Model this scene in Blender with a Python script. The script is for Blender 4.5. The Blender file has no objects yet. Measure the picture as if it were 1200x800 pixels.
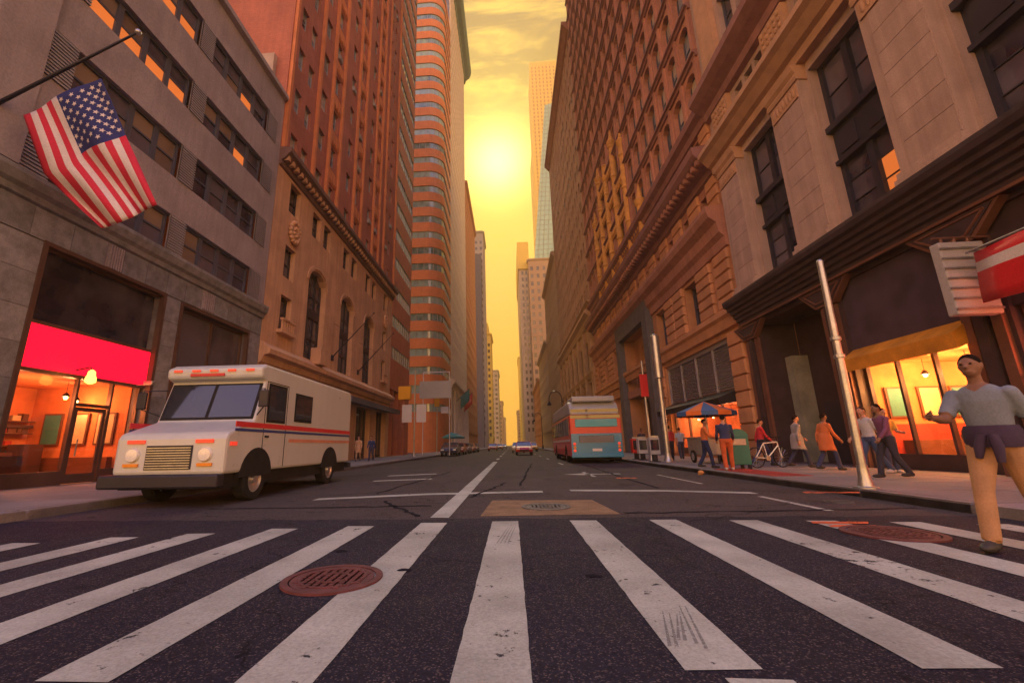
import bpy, math, random
from mathutils import Vector, Matrix
R = random.Random(7)
sc = bpy.context.scene
COL = sc.collection
rad = math.radians

# ------------------------------------------------------------------ camera
F_PX, CX, CY, CAM_H = 503.0, 562.0, 400.0, 1.05
_p, _y, _r = rad(13.65), rad(-3.95), rad(-1.0)
_f = Vector((math.sin(_y)*math.cos(_p), math.cos(_y)*math.cos(_p), math.sin(_p)))
_rt = Vector((math.cos(_y), -math.sin(_y), 0)); _up = _rt.cross(_f)
RT = _rt*math.cos(_r) + _up*math.sin(_r); UP = _up*math.cos(_r) - _rt*math.sin(_r)
cam_d = bpy.data.cameras.new('camera'); cam = bpy.data.objects.new('camera', cam_d); COL.objects.link(cam)
cam_d.sensor_fit = 'HORIZONTAL'; cam_d.sensor_width = 36.0; cam_d.lens = F_PX/1200*36
cam_d.shift_x = (600-CX)/1200; cam_d.clip_start = 0.05; cam_d.clip_end = 20000
cam.matrix_world = Matrix(((RT.x, UP.x, -_f.x, 0), (RT.y, UP.y, -_f.y, 0), (RT.z, UP.z, -_f.z, CAM_H), (0, 0, 0, 1)))
sc.camera = cam
EYE = Vector((0, 0, CAM_H))
def ray(px, py): return RT*((px-CX)/F_PX) - UP*((py-CY)/F_PX) + _f
def on_x(px, py, X): d = ray(px, py); return EYE + d*(X/d.x)
def on_y(px, py, Y): d = ray(px, py); return EYE + d*(Y/d.y)
def on_z(px, py, Z=0.0): d = ray(px, py); return EYE + d*((Z-CAM_H)/d.z)

# ------------------------------------------------------------------ sky, sun, exposure
SUN = ray(583, 190).normalized()
sun_el = math.asin(SUN.z); sun_az = math.atan2(SUN.x, SUN.y)
world = bpy.data.worlds.new('World'); sc.world = world; world.use_nodes = True
wn, wl = world.node_tree.nodes, world.node_tree.links; wn.clear()
def N(t, **k):
    n = wn.new(t)
    for a, b in k.items(): setattr(n, a, b)
    return n
def wmath(op, a, b=None, c=None):
    n = N('ShaderNodeMath', operation=op)
    for i, x in enumerate((a, b, c)):
        if x is None: continue
        if isinstance(x, (int, float)): n.inputs[i].default_value = x
        else: wl.new(x, n.inputs[i])
    return n.outputs[0]
def wmix(f, a, b, mode='MIX'):
    n = N('ShaderNodeMix', data_type='RGBA', blend_type=mode)
    for s, x in ((n.inputs[0], f), (n.inputs[6], a), (n.inputs[7], b)):
        if isinstance(x, (int, float)): s.default_value = x
        elif isinstance(x, tuple): s.default_value = (*x, 1)
        else: wl.new(x, s)
    return n.outputs[2]
def wramp(f, stops):
    n = N('ShaderNodeValToRGB'); e = n.color_ramp.elements
    while len(e) < len(stops): e.new(0.5)
    for i, (p, c) in enumerate(stops): e[i].position = p; e[i].color = (*c, 1)
    wl.new(f, n.inputs[0]); return n.outputs[0]
tc = N('ShaderNodeTexCoord')
sep = N('ShaderNodeSeparateXYZ'); wl.new(tc.outputs['Generated'], sep.inputs[0])
zc = wmath('MAXIMUM', sep.outputs[2], 0.0)
grad = wramp(zc, [(0.0, (.58, .265, .013)), (.20, (.58, .285, .016)), (.45, (.53, .31, .027)), (.60, (.38, .22, .037)),
                  (.70, (.22, .13, .036)), (.79, (.15, .093, .044)), (.90, (.14, .145, .28)), (1.0, (.11, .19, .70))])
gback = wramp(zc, [(0.0, (2.2, 1.02, .20)), (.20, (1.75, .84, .26)), (.42, (.66, .46, .50)), (.75, (.20, .26, .70)), (1.0, (.11, .19, .70))])
hb_ = N('ShaderNodeMapRange', interpolation_type='SMOOTHSTEP'); hb_.inputs[1].default_value = .25; hb_.inputs[2].default_value = -.75
wl.new(sep.outputs[1], hb_.inputs[0])
grad = wmix(hb_.outputs[0], grad, gback)
sky = N('ShaderNodeTexSky', sky_type='NISHITA'); sky.sun_disc = False
sky.sun_elevation = sun_el; sky.sun_rotation = sun_az; sky.dust_density = 4.0; sky.air_density = 1.5
nis = wmix(1.0, sky.outputs[0], (.08, .12, .30), 'MULTIPLY')
zf = N('ShaderNodeMapRange'); zf.inputs[1].default_value = .84; zf.inputs[2].default_value = 1.0
wl.new(zc, zf.inputs[0])
base = wmix(wmath('MULTIPLY', zf.outputs[0], .7), grad, nis)
# clouds: thin streaks on a plane far above
inv = wmath('DIVIDE', 1.0, wmath('MAXIMUM', sep.outputs[2], 0.08))
cv = N('ShaderNodeCombineXYZ')
wl.new(wmath('MULTIPLY', wmath('MULTIPLY', sep.outputs[0], inv), 2.1), cv.inputs[0])
wl.new(wmath('MULTIPLY', wmath('MULTIPLY', sep.outputs[1], inv), 7.5), cv.inputs[1])
cn = N('ShaderNodeTexNoise'); cn.inputs['Scale'].default_value = 1.6; cn.inputs['Detail'].default_value = 7
cn.inputs['Roughness'].default_value = .62; cn.inputs['Distortion'].default_value = .5
wl.new(cv.outputs[0], cn.inputs['Vector'])
cl = wramp(cn.outputs[0], [(0.47, (0, 0, 0)), (0.62, (1, 1, 1))])
cm = N('ShaderNodeMapRange'); cm.inputs[1].default_value = .60; cm.inputs[2].default_value = .70; wl.new(zc, cm.inputs[0])
cfac = wmath('MULTIPLY', wmath('MULTIPLY', cl, cm.outputs[0]), .8)
base = wmix(cfac, base, (.60, .375, .06))
# glow of the low hazy sun
dt = N('ShaderNodeVectorMath', operation='DOT_PRODUCT'); wl.new(tc.outputs['Generated'], dt.inputs[0]); dt.inputs[1].default_value = SUN
ang = wmath('MULTIPLY', wmath('ARCCOSINE', wmath('MINIMUM', dt.outputs['Value'], 1.0)), 180/math.pi)
g1 = wmath('POWER', math.e, wmath('MULTIPLY', wmath('POWER', wmath('DIVIDE', ang, 3.6), 2.0), -1.0))
g2 = wmath('POWER', math.e, wmath('MULTIPLY', wmath('DIVIDE', ang, 8.0), -1.0))
base = wmix(1.0, base, wmix(1.0, wmix(g1, (0, 0, 0), (1.0, 1.1, .34)), wmix(g2, (0, 0, 0), (.28, .31, .05)), 'ADD'), 'ADD')
bg = N('ShaderNodeBackground'); bg.inputs[1].default_value = 1.0; wl.new(base, bg.inputs[0])
wo = N('ShaderNodeOutputWorld'); wl.new(bg.outputs[0], wo.inputs[0])

sd = bpy.data.lights.new('sun', 'SUN'); sd.energy = 0.6; sd.angle = rad(11); sd.color = (1.0, .80, .48)
sun = bpy.data.objects.new('sun', sd); COL.objects.link(sun)
sun.rotation_euler = SUN.to_track_quat('Z', 'Y').to_euler(); sun.location = (0, 0, 200)
sc.view_settings.view_transform = 'Standard'; sc.view_settings.look = 'None'
sc.view_settings.gamma = 1.0; sc.view_settings.exposure = 1.25; sc.view_settings.use_curve_mapping = False
sc.render.engine = 'CYCLES'
try:
    sc.cycles.volume_bounces = 1; sc.cycles.max_bounces = 6; sc.cycles.volume_step_rate = 4.0
    sc.cycles.sample_clamp_indirect = 4.0
except Exception: pass

# ------------------------------------------------------------------ materials
MATS = {}
def mat(name, col=(.5, .5, .5), rough=.8, metal=0.0, var=.18, scale=1.2, fine=.12, fscale=30.0, bump=.0, bscale=60.0,
        spec=.35, emit=None, estr=0.0, rnd=0.0, streak=0.0, coat=0.0):
    if name in MATS: return MATS[name]
    m = bpy.data.materials.new(name); m.use_nodes = True
    n, l = m.node_tree.nodes, m.node_tree.links
    b = n['Principled BSDF']
    b.inputs['Roughness'].default_value = rough; b.inputs['Metallic'].default_value = metal
    b.inputs['Specular IOR Level'].default_value = spec
    if coat: b.inputs['Coat Weight'].default_value = coat; b.inputs['Coat Roughness'].default_value = .12
    geo = n.new('ShaderNodeNewGeometry')
    def noise(s, det, vec=None):
        t = n.new('ShaderNodeTexNoise'); t.inputs['Scale'].default_value = s; t.inputs['Detail'].default_value = det
        t.inputs['Roughness'].default_value = .6
        l.new(vec if vec else geo.outputs['Position'], t.inputs['Vector']); return t.outputs[0]
    def mul(a, lo, hi):
        r = n.new('ShaderNodeMapRange'); r.inputs[1].default_value = .3; r.inputs[2].default_value = .7
        r.inputs[3].default_value = lo; r.inputs[4].default_value = hi; l.new(a, r.inputs[0]); return r.outputs[0]
    def m2(a, c):
        x = n.new('ShaderNodeMath'); x.operation = 'MULTIPLY'; l.new(a, x.inputs[0]); l.new(c, x.inputs[1]); return x.outputs[0]
    k = mul(noise(scale, 5), 1-var, 1+var)
    if fine: k = m2(k, mul(noise(fscale, 3), 1-fine, 1+fine))
    if streak:
        mp = n.new('ShaderNodeMapping'); mp.inputs['Scale'].default_value = (2.2, 2.2, .12); l.new(geo.outputs['Position'], mp.inputs[0])
        k = m2(k, mul(noise(1.6, 4, mp.outputs[0]), 1-streak, 1+streak*.6))
    if rnd:
        oi = n.new('ShaderNodeObjectInfo'); r = n.new('ShaderNodeMapRange')
        r.inputs[3].default_value = 1-rnd; r.inputs[4].default_value = 1+rnd; l.new(oi.outputs['Random'], r.inputs[0]); k = m2(k, r.outputs[0])
    sc_ = n.new('ShaderNodeVectorMath'); sc_.operation = 'SCALE'; sc_.inputs[0].default_value = col; l.new(k, sc_.inputs['Scale'])
    l.new(sc_.outputs[0], b.inputs['Base Color'])
    rr = mul(noise(scale*4, 4), max(0, rough-.1), min(1, rough+.1)); l.new(rr, b.inputs['Roughness'])
    if bump:
        bp = n.new('ShaderNodeBump'); bp.inputs['Strength'].default_value = bump; bp.inputs['Distance'].default_value = .02
        l.new(noise(bscale, 4), bp.inputs['Height']); l.new(bp.outputs[0], b.inputs['Normal'])
    if emit: b.inputs['Emission Color'].default_value = (*emit, 1); b.inputs['Emission Strength'].default_value = estr
    MATS[name] = m; return m

def glass_mat(name, a, b_, rough=.06, wob=.12, spec=.9, lit=None):
    """window glass: dark room behind a reflecting pane; some panes show drawn blinds"""
    if name in MATS: return MATS[name]
    m = bpy.data.materials.new(name); m.use_nodes = True
    n, l = m.node_tree.nodes, m.node_tree.links; b = n['Principled BSDF']
    b.inputs['Roughness'].default_value = rough; b.inputs['Specular IOR Level'].default_value = spec
    oi = n.new('ShaderNodeObjectInfo'); geo = n.new('ShaderNodeNewGeometry')
    t = n.new('ShaderNodeTexNoise'); t.inputs['Scale'].default_value = .9; t.inputs['Detail'].default_value = 3
    l.new(geo.outputs['Position'], t.inputs['Vector'])
    ad = n.new('ShaderNodeMath'); ad.operation = 'MULTIPLY_ADD'; l.new(oi.outputs['Random'], ad.inputs[0]); ad.inputs[1].default_value = .7
    l.new(t.outputs[0], ad.inputs[2])
    rp = n.new('ShaderNodeValToRGB'); rp.color_ramp.elements[0].position = .45; rp.color_ramp.elements[1].position = 1.15 if False else 1.0
    rp.color_ramp.elements[0].color = (*a, 1); rp.color_ramp.elements[1].color = (*b_, 1); l.new(ad.outputs[0], rp.inputs[0])
    l.new(rp.outputs[0], b.inputs['Base Color'])
    nb = n.new('ShaderNodeTexNoise'); nb.inputs['Scale'].default_value = 1.4; l.new(geo.outputs['Position'], nb.inputs['Vector'])
    bp = n.new('ShaderNodeBump'); bp.inputs['Strength'].default_value = wob; bp.inputs['Distance'].default_value = .05
    l.new(nb.outputs[0], bp.inputs['Height']); l.new(bp.outputs[0], b.inputs['Normal'])
    if lit: b.inputs['Emission Color'].default_value = (*lit[0], 1); b.inputs['Emission Strength'].default_value = lit[1]
    MATS[name] = m; return m

def clear_glass(name, tint=(.9, .9, .95)):
    if name in MATS: return MATS[name]
    m = bpy.data.materials.new(name); m.use_nodes = True
    n, l = m.node_tree.nodes, m.node_tree.links
    for x in list(n):
        if x.type != 'OUTPUT_MATERIAL': n.remove(x)
    o = [x for x in n if x.type == 'OUTPUT_MATERIAL'][0]
    tr = n.new('ShaderNodeBsdfTransparent'); tr.inputs[0].default_value = (*tint, 1)
    gl = n.new('ShaderNodeBsdfGlossy'); gl.inputs['Roughness'].default_value = .03
    lw = n.new('ShaderNodeLayerWeight'); lw.inputs[0].default_value = .5
    pw = n.new('ShaderNodeMath'); pw.operation = 'POWER'; pw.inputs[1].default_value = 5; l.new(lw.outputs['Facing'], pw.inputs[0])
    fr = n.new('ShaderNodeMath'); fr.operation = 'MULTIPLY_ADD'; fr.inputs[1].default_value = .9; fr.inputs[2].default_value = .05; l.new(pw.outputs[0], fr.inputs[0])
    mx = n.new('ShaderNodeMixShader'); l.new(fr.outputs[0], mx.inputs[0]); l.new(tr.outputs[0], mx.inputs[1]); l.new(gl.outputs[0], mx.inputs[2])
    l.new(mx.outputs[0], o.inputs[0]); MATS[name] = m; return m

def paint_mat(name, col, wear=.47, scale=9):
    """road paint with chipped holes that show the asphalt beneath"""
    m = mat(name, col, .75, var=.28, scale=1.3, fine=.2, fscale=60, bump=.25, bscale=160)
    n, l = m.node_tree.nodes, m.node_tree.links
    o = [x for x in n if x.type == 'OUTPUT_MATERIAL'][0]; b = n['Principled BSDF']
    geo = n.new('ShaderNodeNewGeometry'); t = n.new('ShaderNodeTexNoise'); t.inputs['Scale'].default_value = scale
    t.inputs['Detail'].default_value = 9; t.inputs['Roughness'].default_value = .75; l.new(geo.outputs['Position'], t.inputs['Vector'])
    t2 = n.new('ShaderNodeTexNoise'); t2.inputs['Scale'].default_value = .8; l.new(geo.outputs['Position'], t2.inputs['Vector'])
    ad = n.new('ShaderNodeMath'); ad.operation = 'MULTIPLY_ADD'; ad.inputs[1].default_value = .35
    l.new(t2.outputs[0], ad.inputs[0]); l.new(t.outputs[0], ad.inputs[2])
    rp = n.new('ShaderNodeValToRGB'); rp.color_ramp.elements[0].position = wear; rp.color_ramp.elements[1].position = wear+.05
    l.new(ad.outputs[0], rp.inputs[0])
    tr = n.new('ShaderNodeBsdfTransparent'); mx = n.new('ShaderNodeMixShader')
    l.new(rp.outputs[0], mx.inputs[0]); l.new(tr.outputs[0], mx.inputs[1]); l.new(b.outputs[0], mx.inputs[2]); l.new(mx.outputs[0], o.inputs[0])
    return m

def asphalt(name, col, speck=.5):
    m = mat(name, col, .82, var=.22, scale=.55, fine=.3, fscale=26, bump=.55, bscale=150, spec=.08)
    n, l = m.node_tree.nodes, m.node_tree.links; b = n['Principled BSDF']
    src = b.inputs['Base Color'].links[0].from_socket
    geo = n.new('ShaderNodeNewGeometry'); v = n.new('ShaderNodeTexVoronoi'); v.inputs['Scale'].default_value = 120
    l.new(geo.outputs['Position'], v.inputs['Vector'])
    sp = n.new('ShaderNodeSeparateColor'); l.new(v.outputs['Color'], sp.inputs[0])
    r = n.new('ShaderNodeMapRange'); r.inputs[1].default_value = .82; r.inputs[2].default_value = 1.0; r.inputs[4].default_value = speck
    l.new(sp.outputs[0], r.inputs[0])
    mx = n.new('ShaderNodeMix'); mx.data_type = 'RGBA'; l.new(r.outputs[0], mx.inputs[0]); l.new(src, mx.inputs[6]); mx.inputs[7].default_value = (.34, .26, .24, 1)
    # cracks
    v2 = n.new('ShaderNodeTexVoronoi'); v2.feature = 'DISTANCE_TO_EDGE'; v2.inputs['Scale'].default_value = .33
    nz = n.new('ShaderNodeTexNoise'); nz.inputs['Scale'].default_value = 1.3; nz.inputs['Detail'].default_value = 6; l.new(geo.outputs['Position'], nz.inputs['Vector'])
    vm = n.new('ShaderNodeVectorMath'); vm.operation = 'MULTIPLY_ADD'; vm.inputs[1].default_value = (1.6, 1.6, 0); l.new(nz.outputs['Color'], vm.inputs[0]); l.new(geo.outputs['Position'], vm.inputs[2])
    l.new(vm.outputs[0], v2.inputs['Vector'])
    rc = n.new('ShaderNodeMapRange'); rc.inputs[1].default_value = .0; rc.inputs[2].default_value = .006; rc.inputs[3].default_value = .35; rc.inputs[4].default_value = 1.0
    l.new(v2.outputs['Distance'], rc.inputs[0])
    sc_ = n.new('ShaderNodeVectorMath'); sc_.operation = 'SCALE'; l.new(mx.outputs[2], sc_.inputs[0]); l.new(rc.outputs[0], sc_.inputs['Scale'])
    # oil spots and tyre grime
    n3 = n.new('ShaderNodeTexNoise'); n3.inputs['Scale'].default_value = 1.9; n3.inputs['Detail'].default_value = 5; l.new(geo.outputs['Position'], n3.inputs['Vector'])
    r3 = n.new('ShaderNodeMapRange'); r3.inputs[1].default_value = .64; r3.inputs[2].default_value = .74; r3.inputs[3].default_value = 1.0; r3.inputs[4].default_value = .5
    l.new(n3.outputs[0], r3.inputs[0])
    s2 = n.new('ShaderNodeVectorMath'); s2.operation = 'SCALE'; l.new(sc_.outputs[0], s2.inputs[0]); l.new(r3.outputs[0], s2.inputs['Scale'])
    l.new(s2.outputs[0], b.inputs['Base Color'])
    return m

def brick_mat(name, c1, c2, mortar, var=.2):
    m = mat(name, c1, .9, var=var, scale=.5, fine=.15, fscale=20, bump=.2, streak=.12)
    n, l = m.node_tree.nodes, m.node_tree.links; b = n['Principled BSDF']
    src = b.inputs['Base Color'].links[0].from_node           # SCALE node
    geo = n.new('ShaderNodeNewGeometry'); s = n.new('ShaderNodeSeparateXYZ'); l.new(geo.outputs['Position'], s.inputs[0])
    a = n.new('ShaderNodeMath'); a.operation = 'ADD'; l.new(s.outputs[0], a.inputs[0]); l.new(s.outputs[1], a.inputs[1])
    c = n.new('ShaderNodeCombineXYZ'); l.new(a.outputs[0], c.inputs[0]); l.new(s.outputs[2], c.inputs[1])
    bt = n.new('ShaderNodeTexBrick'); bt.inputs['Scale'].default_value = 1.0; bt.inputs['Brick Width'].default_value = .24
    bt.inputs['Row Height'].default_value = .08; bt.inputs['Mortar Size'].default_value = .008
    bt.inputs['Color1'].default_value = (*c1, 1); bt.inputs['Color2'].default_value = (*c2, 1); bt.inputs['Mortar'].default_value = (*mortar, 1)
    l.new(c.outputs[0], bt.inputs['Vector']); l.new(bt.outputs[0], src.inputs[0])
    return m

# ------------------------------------------------------------------ mesh builder
class MB:
    def __init__(s): s.v = []; s.f = []; s.m = []
    def add(s, vs, fs, mi=0):
        o = len(s.v); s.v += [tuple(v) for v in vs]; s.f += [tuple(i+o for i in f) for f in fs]; s.m += [mi]*len(fs)
    def quad(s, a, b, c, d, mi=0): s.add([a, b, c, d], [(0, 1, 2, 3)], mi)
    def box(s, x0, x1, y0, y1, z0, z1, mi=0):
        x0, x1 = min(x0, x1), max(x0, x1); y0, y1 = min(y0, y1), max(y0, y1); z0, z1 = min(z0, z1), max(z0, z1)
        s.add([(x0, y0, z0), (x1, y0, z0), (x1, y1, z0), (x0, y1, z0), (x0, y0, z1), (x1, y0, z1), (x1, y1, z1), (x0, y1, z1)],
              [(0, 3, 2, 1), (4, 5, 6, 7), (0, 1, 5, 4), (1, 2, 6, 5), (2, 3, 7, 6), (3, 0, 4, 7)], mi)
    def loft(s, rings, mi=0, cap=True):
        n = len(rings[0]); vs = [p for r in rings for p in r]; fs = []
        for k in range(len(rings)-1):
            for i in range(n):
                j = (i+1) % n; fs.append((k*n+i, k*n+j, (k+1)*n+j, (k+1)*n+i))
        if cap: fs += [tuple(reversed(range(n))), tuple(range((len(rings)-1)*n, len(rings)*n))]
        s.add(vs, fs, mi)
    def tube(s, pts, rs, n=8, mi=0, cap=True):
        pts = [Vector(p) for p in pts]
        if isinstance(rs, (int, float)): rs = [rs]*len(pts)
        rings = []; prev = None
        for k, p in enumerate(pts):
            t = (pts[min(k+1, len(pts)-1)] - pts[max(k-1, 0)]).normalized()
            a = prev if prev is not None else (Vector((1, 0, 0)) if abs(t.x) < .9 else Vector((0, 1, 0)))
            a = (a - t*a.dot(t)).normalized(); prev = a; b = t.cross(a)
            rings.append([p + a*(math.cos(2*math.pi*i/n)*rs[k]) + b*(math.sin(2*math.pi*i/n)*rs[k]) for i in range(n)])
        s.loft(rings, mi, cap)
    def lathe(s, prof, n=16, o=(0, 0, 0), mi=0, axis='z', cap=True):
        rings = []
        for r, z in prof:
            ring = []
            for i in range(n):
                c, q = math.cos(2*math.pi*i/n)*r, math.sin(2*math.pi*i/n)*r
                p = (c, q, z) if axis == 'z' else ((z, c, q) if axis == 'x' else (q, z, c))
                ring.append((p[0]+o[0], p[1]+o[1], p[2]+o[2]))
            rings.append(ring)
        s.loft(rings, mi, cap)
    def ball(s, o, r, n=10, m=7, mi=0):
        if isinstance(r, (int, float)): r = (r, r, r)
        rings = []
        for k in range(m+1):
            a = -math.pi/2 + math.pi*(k+.02)/(m+.04); c, z = math.cos(a), math.sin(a)
            rings.append([(o[0]+r[0]*c*math.cos(2*math.pi*i/n), o[1]+r[1]*c*math.sin(2*math.pi*i/n), o[2]+r[2]*z) for i in range(n)])
        s.loft(rings, mi)
    def prism(s, poly, f0, f1, mi=0):
        n = len(poly); vs = [f0(*p) for p in poly] + [f1(*p) for p in poly]
        s.add(vs, [tuple(range(n)), tuple(reversed(range(n, 2*n)))] + [(i, n+i, n+(i+1) % n, (i+1) % n) for i in range(n)], mi)
    def mesh(s, name, mats):
        me = bpy.data.meshes.new(name); me.from_pydata(s.v, [], s.f)
        for m in mats if isinstance(mats, (list, tuple)) else [mats]: me.materials.append(m)
        if any(s.m): me.polygons.foreach_set('material_index', s.m)
        me.update(); return me
    def build(s, name, mats, parent=None, smooth=0, bevel=0, loc=None, rz=0, kind=None):
        me = s.mesh(name, mats)
        if smooth:
            import bmesh as bmm
            b = bmm.new(); b.from_mesh(me); bmm.ops.recalc_face_normals(b, faces=b.faces); b.to_mesh(me); b.free()
            me.polygons.foreach_set('use_smooth', [True]*len(me.polygons)); me.set_sharp_from_angle(angle=rad(smooth))
        return obj(name, me, parent, loc, rz, bevel, kind)
def obj(name, me, parent=None, loc=None, rz=0, bevel=0, kind=None):
    o = bpy.data.objects.new(name, me); COL.objects.link(o)
    if parent: o.parent = parent
    if loc is not None: o.location = loc
    if rz: o.rotation_euler[2] = rz
    if bevel:
        b = o.modifiers.new('bevel', 'BEVEL'); b.width = bevel; b.segments = 2; b.limit_method = 'ANGLE'; b.angle_limit = rad(35)
        b.harden_normals = False
    if kind: o['kind'] = kind
    return o
def tag(o, label, cat, group=None, kind=None):
    o['label'] = label; o['category'] = cat
    if group: o['group'] = group
    if kind: o['kind'] = kind
    return o
def thing(name, label, cat, loc=(0, 0, 0), rz=0, group=None):
    o = bpy.data.objects.new(name, None); COL.objects.link(o); o.empty_display_size = .3
    o.location = loc; o.rotation_euler[2] = rz; return tag(o, label, cat, group)
def dup(root, loc, rz=0, label=None):
    def cp(o, par):
        c = o.copy(); COL.objects.link(c); c.parent = par
        for ch in list(o.children): cp(ch, c)
        return c
    r = cp(root, None); r.location = loc; r.rotation_euler[2] = rz
    if label: r['label'] = label
    return r

class Fr:
    """a facade plane: L faces +X, R faces -X, F faces the camera (-Y); u runs along the wall, d outward"""
    def __init__(s, k, c): s.k = k; s.c = c
    def p(s, u, z, d=0.0):
        return (s.c+d, u, z) if s.k == 'L' else ((s.c-d, u, z) if s.k == 'R' else (u, s.c-d, z))
    def box(s, mb, u0, u1, z0, z1, d0, d1, mi=0):
        a, b = s.p(u0, z0, d0), s.p(u1, z1, d1); mb.box(a[0], b[0], a[1], b[1], a[2], b[2], mi)
    def place(s, name, me, u0, w, z, d=0.0, parent=None):
        if s.k == 'L': return obj(name, me, parent, (s.c+d, u0, z), math.pi/2)
        if s.k == 'R': return obj(name, me, parent, (s.c-d, u0+w, z), -math.pi/2)
        return obj(name, me, parent, (u0, s.c-d, z), 0)
    def cornice(s, mb, u0, u1, prof, mi=0):
        mb.prism(prof, lambda d, z: s.p(u0, z, d), lambda d, z: s.p(u1, z, d), mi)
    def wall(s, mb, u0, u1, z0, z1, holes, mi=0, mr=None):
        mr = mi if mr is None else mr
        us = sorted({round(x, 4) for h in holes for x in h[:2]} | {u0, u1}); zs = sorted({round(x, 4) for h in holes for x in h[2:4]} | {z0, z1})
        us = [u for u in us if u0 <= u <= u1]; zs = [z for z in zs if z0 <= z <= z1]
        for j in range(len(zs)-1):
            zc = (zs[j]+zs[j+1])/2; run = None
            hs = [h for h in holes if h[2] < zc < h[3]]
            for i in range(len(us)-1):
                uc = (us[i]+us[i+1])/2
                if not any(h[0] < uc < h[1] for h in hs):
                    if run is None: run = us[i]
                    end = us[i+1]
                    nxt = i+2 < len(us) and not any(h[0] < (us[i+1]+us[i+2])/2 < h[1] for h in hs)
                    if not nxt:
                        mb.quad(s.p(run, zs[j]), s.p(end, zs[j]), s.p(end, zs[j+1]), s.p(run, zs[j+1]), mi); run = None
        for a, b, c, d, dep in holes:
            q = [(a, c), (b, c), (b, d), (a, d)]
            for k in range(4):
                (e, f), (g, h) = q[k], q[(k+1) % 4]
                mb.quad(s.p(e, f), s.p(g, h), s.p(g, h, -dep), s.p(e, f, -dep), mr)
    def arch(s, mb, a, b, zs, zt, dep, mi=0, mr=None, n=8, eps=0.0):
        mr = mi if mr is None else mr; c, r = (a+b)/2, (b-a)/2
        P = [(c-r*math.cos(math.pi*k/n), zs+(zt-zs)*math.sin(math.pi*k/n)) for k in range(n+1)]
        for (u, z), (v, w) in zip(P, P[1:]):
            mb.quad(s.p(u, z, -eps), s.p(v, w, -eps), s.p(v, zt, -eps), s.p(u, zt, -eps), mi)
            mb.quad(s.p(u, z, -eps), s.p(v, w, -eps), s.p(v, w, -dep), s.p(u, z, -dep), mr)

_WIN = {}
def window_mesh(key, w, h, fm, gm, fw=.07, rail=True, mull=0, depth=.10, pane=True, lower=None, sashw=None, blind=0.0, ac=False):
    """local x 0..w, z 0..h, outward is -y"""
    k = (key, round(w, 3), round(h, 3), blind, ac)
    if k in _WIN: return _WIN[k]
    mb = MB(); sw = sashw or fw*.7
    mb.box(0, fw, -depth, 0, 0, h); mb.box(w-fw, w, -depth, 0, 0, h); mb.box(fw, w-fw, -depth, 0, 0, fw); mb.box(fw, w-fw, -depth, 0, h-fw, h)
    if rail: mb.box(fw, w-fw, -depth*.75, 0, h*.5-sw/2, h*.5+sw/2)
    for q in range(mull):
        x = w*(q+1)/(mull+1); mb.box(x-sw/2, x+sw/2, -depth*.7, 0, fw, h-fw)
    if pane: mb.quad((fw, -depth*.25, fw), (w-fw, -depth*.25, fw), (w-fw, -depth*.25, h-fw), (fw, -depth*.25, h-fw), 1)
    if blind: mb.box(fw, w-fw, -depth*.34, -depth*.27, h-fw-(h-2*fw)*blind, h-fw, 2)
    if ac:
        mb.box(w*.2, w*.8, -.42, -depth*.2, fw, fw+.40, 3)
        for q in range(5): mb.box(w*.24, w*.76, -.43, -.42, fw+.05+q*.07, fw+.08+q*.07, 0)
    me = mb.mesh('window', [fm, gm, M['blind'], M['ac']]); _WIN[k] = me; return me
def pane_mesh(key, w, h, gm):
    k = ('pane', key, round(w, 3), round(h, 3))
    if k in _WIN: return _WIN[k]
    mb = MB(); mb.box(0, w, -.012, .0, 0, h); me = mb.mesh('pane', [gm]); _WIN[k] = me; return me

# ------------------------------------------------------------------ shared materials
M = {}
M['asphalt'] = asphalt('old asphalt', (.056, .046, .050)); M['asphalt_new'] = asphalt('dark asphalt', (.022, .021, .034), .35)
M['conc'] = mat('pavement concrete', (.17, .155, .165), .85, var=.2, scale=.8, fine=.15, fscale=25, bump=.3, bscale=90, rnd=.12)
M['kerb'] = mat('granite kerb', (.15, .14, .155), .8, var=.25, scale=2, bump=.3)
M['paint'] = paint_mat('white road paint', (.33, .345, .315), .505, 7); M['paint_old'] = paint_mat('worn road paint', (.37, .37, .33), .565, 8)
M['iron'] = mat('rusty manhole iron', (.105, .032, .038), .75, .1, var=.3, scale=6, bump=.3)
M['iron_grey'] = mat('grey manhole iron', (.10, .095, .10), .7, .2, var=.3, scale=6, bump=.3)
M['steel'] = mat('galvanised steel', (.42, .43, .45), .38, .85, var=.15, scale=5)
M['dark_metal'] = mat('dark metal', (.03, .03, .045), .45, .5)
M['black'] = mat('black rubber', (.012, .012, .014), .85)
M['white_paint'] = mat('white lacquer', (.62, .62, .62), .35, var=.05, spec=.5, coat=.3)
M['red'] = mat('red lacquer', (.55, .02, .03), .4, var=.08, coat=.3)
M['yellow'] = mat('signal yellow', (.75, .38, .02), .5, var=.08)
M['glass_d'] = glass_mat('dark window glass', (.012, .014, .03), (.10, .095, .12))
M['glass_t'] = glass_mat('teal window glass', (.04, .11, .12), (.26, .42, .40))
M['glass_v'] = glass_mat('vehicle glass', (.012, .015, .022), (.03, .035, .05), .04, .0)
M['blind'] = mat('window blinds', (.34, .29, .25), .8, var=.15, rnd=.35); M['ac'] = mat('beige air conditioner', (.34, .31, .27), .6)
M['shop_glass'] = clear_glass('clear shop glass')

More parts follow.
